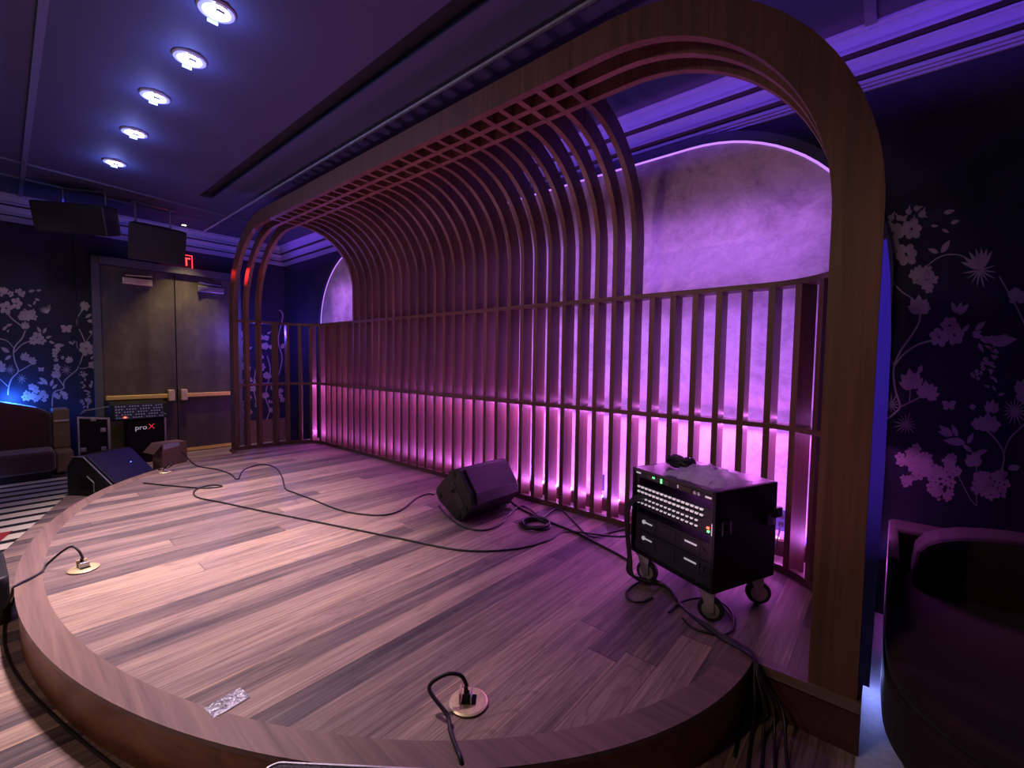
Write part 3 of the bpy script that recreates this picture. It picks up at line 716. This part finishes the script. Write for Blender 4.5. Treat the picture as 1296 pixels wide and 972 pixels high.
plate(rx, 'display_panel', -.20, -.02, zc-.014, zc+.014, plain('dark_display', (.02, .016, .016), .25)); plate(rx, 'display_panel', .04, .15, zc-.014, zc+.014, plain('dark_display', (.02, .016, .016), .25))
gm = emis('green_led', (.1, 1, .2), 5)
plate(rx, 'green_light', -.152, -.137, zc, zc+.009, gm, .006)
for i in range(3): plate(rx, 'green_light', -.085, -.074, zc-.014+i*.010, zc-.008+i*.010, gm, .006)
for i in range(2): plate(rx, 'white_light', .048, .056, zc-.006+i*.010, zc+i*.010, M['white'], .006)
for x in (.178, .205):
    m = MB(); m.lathe([(.011, 0), (.011, .012), (.008, .014)], (0, 0, 0), 16, 0, Matrix.Rotation(PI/2, 3, 'X')); m.v = [(q[0]+x, q[1]+fy, q[2]+zc) for q in m.v]; m.build('round_connector', M['alu'], rx)
sb = unit('stage_box', 'black multi-socket stage box with rows of connectors in the rack middle', 'stage box', .195, .455, depth=.22)
za, zb = zr(.195), zr(.455); Hs = za-zb
sk = None
for r, fz in enumerate((.14, .36, .62, .84)):
    for i in range(16):
        x = -.270+i*.0330; z = za-Hs*fz
        if r in (2, 3) and i > 14: continue
        if sk is None or (r == 2 and i == 0):
            m = MB(); rr = .0135 if r < 2 else .011
            m.lathe([(rr, 0), (rr, .006), (rr*.72, .007), (rr*.72, .003)], (0, 0, 0), 14, 0, Matrix.Rotation(PI/2, 3, 'X'))
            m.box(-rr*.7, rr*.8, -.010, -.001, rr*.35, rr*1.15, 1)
            m.v = [(q[0]+x, q[1]+fy-.0005, q[2]+z) for q in m.v]; sk = m.build('socket', [plain('socket_black', (.02, .02, .022), .3, .5), plain('painted_socket_glint', (.8, .76, .78), .3, .2, emit=(.9, .85, .9), es=.4)], sb); px_, pz_ = x, z  # pale emissive tab paints a glint on each socket
        else:
            c = sk.copy(); C.objects.link(c); c.location = (x-px_, 0, z-pz_)
plate(sb, 'red_light', .262, .276, zb+Hs*.26, zb+Hs*.34, emis('red_led', (1, .06, .03), 7), .006); plate(sb, 'green_light', .266, .278, zb+Hs*.14, zb+Hs*.20, gm, .006); plate(sb, 'white_strip', .292, .297, zb+Hs*.05, zb+Hs*.5, M['white'])
for i, (f0, f1, nm) in enumerate(((.53, .715, 'upper black power amplifier with white handle marks low in the rack'), (.722, .90, 'lowest black power amplifier just above the rack sill'))):
    am = unit('power_amplifier', nm, 'amplifier', f0, f1, depth=.40); am['group'] = 'power amplifiers in the rack'
    z = (zr(f0)+zr(f1))/2; gd = plain('amp_recess', (.022, .022, .024), .5)
    for x0, x1 in ((-.24, -.12), (-.08, .04), (.09, .22)): plate(am, 'vent_panel', x0, x1, z-.035, z+.035, gd, .003)
    plate(am, 'white_mark', -.205, -.145, z+.004, z+.013, M['white'], .006)
    m = MB(); m.lathe([(.013, 0), (.013, .008)], (0, 0, 0), 16, 0, Matrix.Rotation(PI/2, 3, 'X')); m.v = [(q[0]-.215, q[1]+fy-.003, q[2]+z+.010) for q in m.v]; m.build('white_knob', M['white'], am)
    plate(am, 'white_mark', .115, .20, z+.008, z+.018, M['white'], .006)
    m = MB(); m.lathe([(.009, 0), (.009, .008)], (0, 0, 0), 14, 0, Matrix.Rotation(PI/2, 3, 'X')); m.v = [(q[0]+.245, q[1]+fy-.001, q[2]+z+.004) for q in m.v]; m.build('knob', gd, am)
def rk(x, y, z): 
    c, s = math.cos(RZ), math.sin(RZ); return Vector((-.879+x*c-y*s, 2.864+x*s+y*c, z))
# plastic bag and coiled lead on top of the rack
m = MB(); nx, ny = 22, 14; vs = []; fs = []
for layer in (0, 1):
    for i in range(nx+1):
        for j in range(ny+1):
            x = -.08+.36*i/nx; y = -.23+.32*j/ny; e = (math.sin(PI*i/nx)*math.sin(PI*j/ny))**.5
            nz = noise.noise(Vector((i*.45, j*.5, 1.7)))
            vs.append(rk(x+.012*nz+.05*(j/ny-.5)*math.sin(i), y+.03*noise.noise(Vector((i*.3, j*.3, 9))), Z1+.003+(.0 if layer == 0 else .004+e*(.055+.055*nz))))
    b0 = layer*(nx+1)*(ny+1)
    for i in range(nx):
        for j in range(ny): q = b0+i*(ny+1)+j; fs.append((q, q+1, q+ny+2, q+ny+1))
m.add(vs, fs); tag(m.build('plastic_bag', M['bag'], smooth=True), 'crinkled clear plastic bag lying on top of the equipment rack', 'bag')
pts = []
for k in range(60):
    a = k*.72; pts.append(rk(-.175+.075*math.cos(a)+.0025*k*.5, -.03+.035*math.sin(a), Z1+.022+.050*(.5+.5*math.sin(a*1.31+1))))
cable('coiled_lead', 'small bunched black lead on the rack top beside the plastic bag', pts, .013, n=4)

# ---- cables on the stage
def sp(pts, z=.009): return [onz(x, y, z) for x, y in pts]
def Z(zx, ox, oy, pts, z=.009): return sp([(ox+x/zx, oy+y/zx) for x, y in pts], z)
cable('microphone_cable', 'thin black cable snaking from the back left corner to the lying loudspeaker', Z(3.24, 200, 560, [(86, 28), (120, 62), (160, 95), (240, 110), (296, 128), (326, 150), (352, 112), (420, 90), (480, 102), (508, 140), (522, 188), (560, 206), (640, 236), (740, 275), (830, 293), (930, 297), (1000, 275), (1060, 228), (1105, 211), (1132, 214)]), .0075)
cable('long_stage_cable', 'long black cable crossing the whole stage from left edge to the rack', Z(3.24, 200, 560, [(-60, 166), (0, 172), (110, 182), (190, 187), (262, 180), (225, 174), (170, 186), (146, 205), (165, 226), (260, 245), (400, 275), (600, 315), (800, 355), (1000, 395), (1250, 442)])+Z(4.63, 520, 560, [(600, 625), (800, 575), (930, 523)])+[rk(-hw-.25, -.10, .16), rk(-hw-.10, -.16, .37), rk(-hw-.012, -.2, .50)], .0075)
cable('speaker_cable', 'black cable running from the lying loudspeaker straight to the rack wheels', Z(4.63, 520, 560, [(575, 335), (640, 385), (750, 440), (950, 520), (1060, 575), (1200, 648), (1290, 700)]), .010)
cable('loop_cable', 'pale sheened cable looping in front of the lying loudspeaker', Z(4.63, 520, 560, [(165, 370), (215, 430), (300, 490), (420, 514), (520, 482), (575, 420), (640, 372), (700, 392), (762, 440), (810, 410), (860, 388), (900, 408), (960, 468), (1020, 530), (1080, 555), (1150, 532), (1275, 500)]), .0075, mat=plain('grey_sheath', (.05, .045, .055), .3))
pts = []
cc = onz(677, 665.5, 0)
for k in range(130):
    a = k*.3; rr = .118+.016*math.sin(k*.37); pts.append((cc.x+rr*math.cos(a)+.006*math.sin(k*.11), cc.y+rr*math.sin(a), .010+.030*(k/130)+.005*math.sin(k*.5)))
cable('coiled_cable', 'black cable coiled in a ring on the stage near the slats', pts, .009, n=3)
# floor box leads
cable('outlet_lead', 'black lead arching from the middle outlet box over the stage front', [(fb1.x-.01, fb1.y, .07), (fb1.x-.03, fb1.y-.02, .12), (fb1.x-.07, fb1.y-.07, .13), (fb1.x-.10, fb1.y-.13, .09), onz(566, 905, .03), onz(570, 925, .012), onz(577, 945, .012), onz(583, 960, .012), onz(587, 985, -.04), onz(588, 1010, -.12)], .0085)
cable('outlet_lead', 'black lead arching from the left outlet box over the left curve', [(fb2.x-.01, fb2.y, .07), (fb2.x-.03, fb2.y-.02, .13), (fb2.x-.08, fb2.y-.06, .15), onz(62, 712, .05), onz(52, 724, .012), onz(38, 732, .012), onz(25, 738, .012), onz(17, 744, 0), onz(14, 754, -.06), (-4.2, -.03, -.20)], .0075)
cable('outlet_lead', 'short black lead on the small back left outlet box', [(fb3.x, fb3.y, .055), (fb3.x+.02, fb3.y+.05, .13), (fb3.x-.03, fb3.y+.10, .10), (fb3.x-.12, fb3.y+.05, .03), (fb3.x-.2, fb3.y-.03, .010)], .007)
# multicore bundle from the rack over the stage edge
for i in range(5):
    o = (i-2)*.014
    P0 = [rk(-.25+i*.015, fy-.01, zr(.30+.06*(i % 2))), rk(-.30+i*.008, fy-.06, zr(.40)), rk(-.305+o*.5, fy-.07, zr(.62)), rk(-.27+o*.5, fy-.07, .18), rk(-.23+o, fy-.075, .06)]
    P1 = [onz(842+o*120, 738+i*1.5, .010+.006*(i % 2)), onz(866+o*120, 768+i*1.5, .010), onz(905+o*60, 796+i*2, .012+.006*(i % 2)), onz(938+o*60, 815+i*2, .012), onz(955+o*60, 828+i*2.5, .012+.005*i)]
    P2 = [Vector((-.42+o, 2.33-.01*i, -.03)), Vector((-.40+i*.035-.05, 2.24+.012*i, -.12)), Vector((-.385+i*.05-.08, 2.20-.03*i+.06, -.232)), Vector((-.34+i*.06-.1, 2.02-.05*i, -.240))]
    cable('multicore_cable', ['outermost black cable of the bundle leaving the rack, nearest the camera', 'second black cable of the bundle from rack to floor', 'middle black cable of the bundle from rack over the stage edge', 'fourth black cable of the bundle from rack to floor', 'innermost black cable of the bundle leaving the rack, nearest the post'][i], P0+P1+P2, .0068)
cable('caster_lead', 'black lead looping round the rack front right wheel', sp([(846, 775), (862, 762), (885, 757), (908, 760), (926, 775), (928, 795), (915, 803), (893, 800), (875, 793), (864, 782)], .010), .007)
cable('caster_lead', 'black lead looping by the rack front left wheel', sp([(818, 733), (800, 742), (792, 752), (798, 760), (812, 762), (826, 756)], .010), .007)
cable('apron_cable', 'thin black cable on the floor hugging the stage foot at lower left', [(p.x, p.y, FZ+.008) for p in [ell(t, .03+.02*math.sin(t*9)) for t in [PI*(.28+.46*i/26) for i in range(27)]]], .007)

# string of tiny lights along the baseboard
st = thing('light_string', 'string of tiny coloured lights along the baseboard behind the slats', 'string lights', (-2.3, YW-.06, .118))
cols = [('warm_violet', (.9, .7, 1)), ('green', (.1, 1, .45)), ('warm_violet', (.9, .7, 1)), ('red', (1, .15, .1)), ('blue', (.15, .2, 1)), ('red', (1, .15, .1))]
lx = [-2.82, -2.64, -2.46, -2.29, -2.10, -1.92]
MB().tube(smooth_path([(-3.2, YW-.064, .118)]+[(x, YW-.07, .121) for x in lx]+[(-1.5, YW-.064, .118), (-.62, YW-.064, .118)], 4), .003, 5).build('wire', M['cable'], st, True)
for x, (nm, c) in zip(lx+[-.60], cols+[cols[3]]):
    MB().lathe([(.001, -.012), (.010, -.006), (.012, 0), (.008, .010), (.001, .014)], (x, YW-.075, .134), 12).build('bulb', emis('bulb_'+nm, c, 22), st, True)
for x, lab in ((-2.14, 'small dark outlet plate on the glowing wall behind the slats, left of the rack'), (-.585, 'small dark outlet plate on the glowing wall to the right of the rack')):
    t = thing('wall_outlet', lab, 'outlet', (x, YW-.036, .2), 0, 'outlet plates on the plaster')
    MB().box(-.045, .045, -.008, 0, -.02, .14).build('cover_plate', plain('dark_blue_plate', (.02, .02, .06), .4), t, bevel=.003)
    for z in (.015, .075): MB().box(-.018, .018, -.010, -.0082, z, z+.035).build('socket', M['slot'], t)
cable('wall_lead', 'thin black lead hanging from the right-hand outlet behind the rack', [(-.585, YW-.05, .23), (-.60, YW-.09, .12), (-.62, YW-.16, .03), (-.66, 3.45, .012), (-.70, 3.38, .012)], .007)

# ================================================================== LEFT SIDE GEAR
cb = thing('cardboard_box', 'open brown cardboard box with a white label beside the double doors', 'box', (-8.15, 1.66, FZ), math.radians(14))
MB().box(-.14, .14, -.16, .16, 0, .415).build('carton', M['card'], cb)
MB().prism([(.141, -.15, .335), (.141, .06, .36), (.141, .06, .414), (.141, -.15, .414)], (.002, 0, 0)).build('shipping_label', M['label'], cb)
MB().prism([(-.14, -.16, .415), (.14, -.16, .415), (.20, -.30, .30), (-.08, -.30, .30)], (0, -.004, .002)).build('flap', M['card'], cb)
fc = thing('flight_case', 'black mixer flight case with silver edges in front of the double doors', 'flight case', (-9.0, 1.5, FZ))
MB().box(-9.25, -8.93, 1.30, 1.77, FZ+.002, .44).build('case_body', M['blackcase'], fc, True, bevel=.006)
m = MB()
for y in (1.775,): m.box(-8.935, -8.915, y-.022, y+.004, FZ+.002, .52)
m.build('edge_strip', M['alu'], fc, True)
MB().prism([(-8.95, 1.12, .44), (-8.90, 1.12, .46), (-8.97, 1.12, .68), (-9.25, 1.12, .72), (-9.25, 1.12, .44)], (0, .68, 0)).build('mixer_shell', M['blackcase'], fc, True)
mx = thing('mixing_console', 'black mixing console with rows of small knobs on the flight case', 'mixer', (-8.93, 1.45, .47))
MB().prism([(-8.890, 1.15, .465), (-8.960, 1.15, .685), (-8.966, 1.15, .683), (-8.897, 1.15, .463)], (0, .60, 0)).build('control_panel', plain('mixer_panel', (.02, .02, .035), .4), mx, True)
kn = None
for r in range(5):
    for i in range(18):
        f = .12+.19*r; x = -8.890-.070*f+.004; z = .465+.22*f; y = 1.175+i*.0325
        if kn is None:
            kn = MB().box(x-.004, x+.008, y-.008, y+.008, z-.007, z+.007).build('knob', plain('knob_grey', (.45, .45, .62), .4, emit=(.4, .4, .8), es=.10), mx, True); k0v = Vector((x, y, z))
        else:
            if (i*7+r*3) % 5 == 0: continue
            c = kn.copy(); C.objects.link(c); c.location = kn.location+Vector((x, y, z))-k0v
MB().box(-8.895, -8.882, 1.255, 1.285, .487, .507).build('red_light', emis('red_led', (1, .06, .03), 7), mx, True)
Tm = Matrix.Translation((-8.925, 1.385, .285)) @ Matrix(((0, 0, 1, 0), (1, 0, 0, 0), (0, 1, 0, 0), (0, 0, 0, 1)))
text_into(MB(), 'pro', .105, Tm).build('logo_lettering', M['white'], fc, True)
text_into(MB(), 'X', .115, Matrix.Translation((0, .165, 0)) @ Tm).build('logo_red_letter', M['redprint'], fc, True)
cl = thing('case_lid', 'black flight case lid with silver frame leaning left of the mixer', 'case lid', (-8.95, .92, FZ))
MB().box(-9.0, -8.93, .76, 1.09, FZ+.002, .52).build('lid_panel', M['blackcase'], cl, True)
m = MB(); m.box(-8.94, -8.92, .745, .765, FZ+.002, .54); m.box(-8.94, -8.92, 1.07, 1.10, FZ+.002, .51); m.prism([(-8.94, .745, .55), (-8.94, 1.10, .505), (-8.94, 1.10, .48), (-8.94, .745, .525)], (.02, 0, 0)); m.build('edge_strip', M['alu'], cl, True)
m = MB(); m.tube([(-8.93, .78, .58), (-8.96, .82, .63), (-8.96, 1.10, .67)], .012, 6); m.build('folding_arm', plain('arm_grey', (.15, .15, .16), .4, .5), cl, True)
for y, z in ((.915, .50), (.80, .06), (1.02, .05), (1.02, .33)):
    MB().box(-8.928, -8.915, y-.03, y+.03, z-.03, z+.03).lathe([(.02, 0), (.02, .01)], (-8.915, y, z), 10, 0, Matrix.Rotation(PI/2, 3, 'Y')).build('latch', plain('chrome_latch', (.5, .5, .53), .3, .9), cl, True, bevel=.005)

# sofas
sf = thing('velvet_sofa', 'dark red velvet sofa against the flowered wall at far left', 'sofa', (-9.0, -.6, FZ))
MB().box(-9.42, -8.62, -2.3, .50, FZ+.10, .13).build('seat', M['velvet'], sf, True, bevel=.05, seg=4)
bk = []
MB().prism([(-9.42, y, z) for y, z in ((-2.3, .10), (.50, .10), (.50, .60), (.36, .69), (0, .80), (-.6, .88), (-2.3, .88))], (.30, 0, 0)).build('backrest', M['velvet'], sf, True, bevel=.05, seg=4)
MB().box(-9.42, -8.70, .505, .68, FZ+.06, .10).build('end_block', M['tanpanel'], sf, True, bevel=.02)
MB().box(-9.42, -9.05, .505, .68, .101, .66).build('end_panel', M['tanpanel'], sf, True, bevel=.02)
MB().box(-9.06, -9.035, .52, .67, .485, .51).build('bright_strip', M['alu'], sf, True)
MB().box(-9.40, -8.68, -2.2, .46, FZ+.002, FZ+.10).build('plinth', M['slot'], sf, True)
M['velvet_dim'] = plain('dimmed_burgundy_velvet', (.020, .003, .005), .8, var=.25, scale=9, sheen=.08)  # darker copy of the sofa velvet, dimness put into the colour
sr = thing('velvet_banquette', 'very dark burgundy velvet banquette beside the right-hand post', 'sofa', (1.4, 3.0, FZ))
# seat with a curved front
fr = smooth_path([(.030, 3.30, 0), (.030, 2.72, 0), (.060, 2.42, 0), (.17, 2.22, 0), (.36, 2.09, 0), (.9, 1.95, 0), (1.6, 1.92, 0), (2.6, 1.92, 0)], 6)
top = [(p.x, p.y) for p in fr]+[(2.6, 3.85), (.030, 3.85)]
MB().prism([(x, y, FZ+.10) for x, y in top], (0, 0, .24)).build('seat_base', M['velvet_dim'], sr, True, bevel=.015)
MB().prism([(x+.004*(x < .5), y+.004, .0905) for x, y in top], (0, 0, .115)).build('seat_cushion', M['velvet_dim'], sr, True, bevel=.045, seg=4)
MB().tube([(p.x+.01, p.y+.01, .093) for p in fr], .010, 8).build('seat_piping', M['velvet_dim'], sr, True)
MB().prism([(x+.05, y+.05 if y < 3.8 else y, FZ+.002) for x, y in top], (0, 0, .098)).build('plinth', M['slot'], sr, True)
MB().prism([(.035, 3.60, z) for z in (.10, .44)]+[(2.6, 3.60, .44), (2.6, 3.60, .10)], (0, .26, 0)).build('back_panel', M['velvet_dim'], sr, True, bevel=.03, seg=3)
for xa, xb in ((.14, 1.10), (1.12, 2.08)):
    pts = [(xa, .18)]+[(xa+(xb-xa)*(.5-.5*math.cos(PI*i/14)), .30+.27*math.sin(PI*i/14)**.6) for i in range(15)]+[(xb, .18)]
    MB().prism([(x, 3.32, z) for x, z in pts], (0, .27, 0)).build('back_cushion', M['velvet_dim'], sr, True, bevel=.05, seg=4)
MB().box(.031, .078, 3.05, 3.85, FZ+.10, .435).build('arm_panel', M['velvet_dim'], sr, True, bevel=.018, seg=3)

# ================================================================== CEILING THINGS
def downlight(label, loc):
    t = thing('ceiling_spotlight', label, 'ceiling light', loc, 0, 'row of bright ceiling spotlights')
    MB().lathe([(.060, .0), (.105, .0), (.108, -.006), (.100, -.016), (.078, -.020), (.066, -.012)], seg=32).build('trim_ring', plain('can_trim', (.35, .36, .42), .4), t, smooth=False)
    MB().lathe([(.001, -.034), (.035, -.031), (.060, -.020), (.068, -.006), (.068, .0)], seg=28).build('lens', emis('cold_lamp', (.80, .90, 1.0), 34), t, smooth=True)
    MB().box(-.122, -.110, -.020, .040, -.024, -.006).build('light_tick', emis('cold_light_tick', (.5, .75, 1.0), 1.6), t)  # glowing tab made up for the light tick by the lens
    MB().box(.012, .075, -.022, .026, -.052, -.036).build('shutter', plain('can_trim', (.35, .36, .42), .4), t, bevel=.004)
    return t
LP = [(274, 12), (240, 73), (196, 121), (170, 167), (145, 205)]
labs = ['nearest bright ceiling spotlight, cut by the top of the photo', 'second ceiling spotlight from the nearest', 'middle one of the five ceiling spotlights', 'fourth ceiling spotlight, next to the farthest', 'farthest ceiling spotlight, closest to the doors']
lpos = []; L0 = None
for (x, y), lb in zip(LP, labs):
    p = onz(x, y, CZ-.001); lpos.append(p)
    if L0 is None: L0 = downlight(lb, p)
    else: dup(L0, p, 0, lb)
p = onz(233, 284.5, CZ-.001); p = Vector((max(p.x, -9.2), p.y, CZ-.001))
t = thing('small_downlight', 'small warm downlight in the ceiling near the doors', 'ceiling light', p)
MB().lathe([(.03, 0), (.055, 0), (.055, -.008), (.03, -.006)], seg=20).build('trim_ring', M['black'], t)
MB().lathe([(.001, -.012), (.03, -.008), (.03, 0)], seg=20).build('lens', emis('warm_lamp', (1, .85, .6), 14), t)
def hung(label, loc, rz, w, d, h, tilt):
    t = thing('hanging_speaker', label, 'speaker', loc, rz)
    R_ = Matrix.Rotation(tilt, 3, 'Y')
    sec = [(-d*.5, -w*.32), (d*.5, -w*.5), (d*.5, w*.5), (-d*.5, w*.32)]
    m = MB(); m.prism([(x, y, -h/2) for x, y in sec], (0, 0, h)); m.v = [tuple(R_ @ Vector(v)) for v in m.v]; m.build('cabinet', M['black'], t, bevel=.02)
    m = MB(); m.box(d*.5, d*.5+.012, -w*.46, w*.46, -h*.46, h*.46); m.v = [tuple(R_ @ Vector(v)) for v in m.v]; m.build('grille', M['grille'], t)
    zt = CZ-loc[2]
    m = MB()
    for y in (-w*.3, w*.3): m.cyl((-.02, y, h*.3), (-.02, y, zt-.003), .012, 8)
    m.box(-.05, .03, -w*.36, w*.36, zt-.02, zt-.002); m.build('hanging_bracket', plain('bracket_grey', (.12, .12, .13), .4, .6), t)
    return t
hung('dark hanging loudspeaker turned away, left of the pair below the ceiling', (-8.35, .84, 3.27), math.radians(-34), .78, .62, .38, math.radians(14))
hung('dark hanging loudspeaker facing forward above the double doors', (-8.35, 1.585, 3.11), math.radians(2), .68, .42, .50, math.radians(16))
# exit sign above the doors (mostly hidden behind the hanging speaker)
ex = thing('exit_sign', 'red lit exit sign above the doors half hidden by a speaker', 'exit sign', (XW+.06, 2.10, 3.02))
MB().box(XW+.01, XW+.05, 1.86, 2.32, 2.985, 3.215).build('sign_box', plain('sign_dark', (.03, .004, .004), .5), ex, True)
rm = emis('exit_red', (1, .03, .03), 5)
m = MB(); m.box(XW+.05, XW+.056, 1.86, 2.32, 2.985, 2.993); m.box(XW+.05, XW+.056, 2.312, 2.32, 2.985, 3.215); m.box(XW+.05, XW+.056, 1.86, 2.32, 3.207, 3.215); m.build('lit_edge', rm, ex, True)
Tm = Matrix.Translation((XW+.052, 1.88, 3.03)) @ Matrix(((0, 0, 1, 0), (1, 0, 0, 0), (0, 1, 0, 0), (0, 0, 0, 1)))
text_into(MB(), 'EXIT', .20, Tm).build('lettering', rm, ex, True)

# front monitor (only its mesh top reaches into the photo)
MB().prism([(x, y, 0) for x, y in rounded(.66, .34, .05)], (0, 0, .245)).build('cabinet', M['black'], s2, bevel=.012)
MB().prism([(x, y, .2455) for x, y in rounded(.62, .30, .045)], (0, 0, .014)).build('grille', M['grille'], s2)
MB().tube([(x, y, .252) for x, y in rounded(.645, .325, .05)], .006, 6, 0, True).build('edge_piping', M['alu'], s2)
fp = onz(455, 963, -.02); dv = Vector((.79, .61, 0))
s2.rotation_euler.z = math.radians(38.5)
nrm = Vector((math.sin(math.radians(38.5)), -math.cos(math.radians(38.5)), 0))
cfp = onz(455, 964, FZ+.26)
s2.location = (cfp.x+nrm.x*.175, cfp.y+nrm.y*.175, FZ)

# ================================================================== LIGHTS
def lamp(typ, name, loc, e, col, rot=None, target=None, **kw):
    d = bpy.data.lights.new(name, typ); d.energy = e; d.color = col
    for k, v in kw.items(): setattr(d, k, v)
    o = bpy.data.objects.new(name, d); C.objects.link(o); o.location = loc
    if target is not None: o.rotation_euler = (Vector(target)-Vector(loc)).to_track_quat('-Z', 'Y').to_euler()
    elif rot: o.rotation_euler = rot
    return o
def strip_light(name, loc, tgt, L, W, e, col, **kw):
    o = lamp('AREA', name, loc, e, col, target=tgt, shape='RECTANGLE', size=L, size_y=W, **kw); return o
VIO = (.50, .13, 1.0)
# led strip on the baseboard, shining up the plaster and the slats, plus fill lamps added for slat sides and plaster
for i in range(4):
    x = -6.75+i*1.93
    o = strip_light('led_strip', (x, 3.805, .125), (x, 3.80, 2), 1.9, .03, 7, (.20, .08, 1.0))
    o.rotation_euler = (PI-.10, 0, 0)
    strip_light('slat_fill', (x, 3.80, .13), (x, 3.45, .75), 1.9, .02, 18, (.82, .16, .92)); strip_light('slat_fill', (x, 3.785, 1.05), (x, 3.45, 1.7), 1.9, .02, 3.5, (.82, .16, .92)); strip_light('slat_fill', (x, 3.785, .97), (x, 3.50, .40), 1.9, .02, 17, (.82, .16, .92))  # fill strips added to brighten the slat sides evenly
for nm, z, hh, e, c in (('lower_fill', .55, .85, 26, (.43, .165, 1.0)), ('upper_fill', 1.50, .8, 16, (.44, .165, 1.0)), ('arch_fill', 2.38, .6, 9, (.46, .165, 1.0))):  # unseen area fills added to light the plaster evenly
    for i in range(2):
        x = -5.72+i*3.6
        o = strip_light(nm, (x, 3.735, z), (x, 5, z), 3.5, hh, e, c)
# violet strip on top of the canopy washing the crown moulding
for i in range(4):
    x = -7.6+i*2.95
    o = strip_light('cove_strip', (x, 2.75, 3.55), (x, 3.9, 3.56), 2.9, .04, 5.5, (.19, .06, 1.0), spread=math.radians(50))
o = strip_light('cove_strip_left', (-8.4, 1.9, 3.5), (-9.5, 1.9, 3.45), 3.0, .04, 1.6, (.06, .06, 1.0), spread=math.radians(60))
# ceiling spots on the stage
tg = [(-2.7, .60, 0), (-3.6, .75, 0), (-4.5, .95, 0), (-5.3, 1.15, 0), (-5.9, 1.35, 0)]
for p, q in zip(lpos, tg):
    lamp('SPOT', 'stage_spot', (p.x, p.y, CZ-.06), 430, (1, .73, .80), target=q, spot_size=math.radians(68), spot_blend=1.0, shadow_soft_size=.06)
    lamp('POINT', 'spill', (p.x, p.y, CZ-.13), 5.5, (.20, .25, 1.0), shadow_soft_size=.001)
for x in (-5.6, -3.4, -1.6): lamp('SPOT', 'violet_deck_fill', (x, 2.92, 3.05), 26, (.62, .14, 1.0), target=(x, 2.7, 0), spot_size=math.radians(120), spot_blend=1, shadow_soft_size=.001)  # violet fill lamps added to tint the back of the deck
# warm downlights at the doors
lamp('SPOT', 'door_spot', (-8.75, 2.25, CZ-.05), 210, (1, .74, .36), target=(-9.5, 2.1, .9), spot_size=math.radians(60), spot_blend=.8, shadow_soft_size=.04)
# blue lamp behind the left sofa
lamp('POINT', 'blue_uplight', (-9.44, .12, .80), 22, (.03, .16, 1.0), shadow_soft_size=.03)
lamp('POINT', 'sofa_underglow', (-8.52, -.2, FZ+.06), 1.0, (.35, .35, 1.0), shadow_soft_size=.03)
lamp('SPOT', 'left_wall_fill', (-7.0, .2, CZ-.1), 48, (1, .80, .78), target=(-9.5, .3, 1.2), spot_size=math.radians(65), spot_blend=1, shadow_soft_size=.1)  # fill lamp added to brighten the left wall print and sofa
lamp('POINT', 'corner_fill', (-8.70, 3.1, 1.9), 34, (.15, .08, 1.0), shadow_soft_size=.001)  # blue fill added for the wall seen through the slats
lamp('SPOT', 'red_rib_fill', (XW+.35, 2.30, 3.02), 90, (1, .02, .02), target=(-7.55, 2.50, 2.66), spot_size=math.radians(11), spot_blend=.5, shadow_soft_size=.02)  # narrow spot added to imitate a red reflection on the ribs
o = lamp('AREA', 'front_fill', (-3.2, -2.3, 3.4), 32, (1, .68, .58), target=(-4.2, 3.2, 1.3), shape='DISK', size=.8)  # unseen soft lamp added to lift the slat fronts
lamp('POINT', 'jog_glow', (-9.35, .70, .6), .8, (.04, .12, 1.0), shadow_soft_size=.02)
# violet wash on the right and in the slot beside the post
lamp('SPOT', 'wall_wash', (1.3, 1.6, CZ-.1), 2.6, (.85, .42, .75), target=(.5, 3.9, 1.2), spot_size=math.radians(75), spot_blend=.9, shadow_soft_size=.1)
lamp('POINT', 'slot_glow', (.012, 3.45, .47), .10, (.75, .12, .9), shadow_soft_size=.01)
lamp('POINT', 'floor_glow', (.0, 2.9, -.12), 1.2, (.30, .36, 1.0), shadow_soft_size=.02)
# house spot picking out the right post and front edge
lamp('SPOT', 'house_spot', (-1.6, -1.2, CZ-.1), 90, (1, .66, .45), target=(-.6, 2.3, .9), spot_size=math.radians(48), spot_blend=1, shadow_soft_size=.1)
for x in (-6.2, -4.2, -2.2, -.9):
    lamp('SPOT', 'canopy_fill', (x, 2.05, .12), 40 if x < -1 else 14, (1, .40, .86), target=(x, 2.35, 3.3), spot_size=math.radians(130), spot_blend=.7, shadow_soft_size=.001)  # unseen lamps added at deck level to brighten the canopy undersides
lamp('POINT', 'exit_glow', (XW+.25, 2.30, 3.08), .4, (1, .03, .02), shadow_soft_size=.05)

w = bpy.data.worlds.new('World'); bpy.context.scene.world = w; w.use_nodes = True
w.node_tree.nodes['Background'].inputs[0].default_value = (.25, .22, .45, 1); w.node_tree.nodes['Background'].inputs[1].default_value = .012

# ================================================================== CAMERA
cd = bpy.data.cameras.new('camera'); cam = bpy.data.objects.new('camera', cd); C.objects.link(cam)
cd.sensor_width = 36; cd.sensor_fit = 'HORIZONTAL'; cd.lens = 36*F/1296; cd.clip_start = .02
cam.matrix_world = Matrix(((_r.x, _u.x, -_fw.x, 0), (_r.y, _u.y, -_fw.y, 0), (_r.z, _u.z, -_fw.z, H), (0, 0, 0, 1)))
bpy.context.scene.camera = cam
bpy.context.scene.view_settings.view_transform = 'Standard'
bpy.context.scene.view_settings.look = 'None'
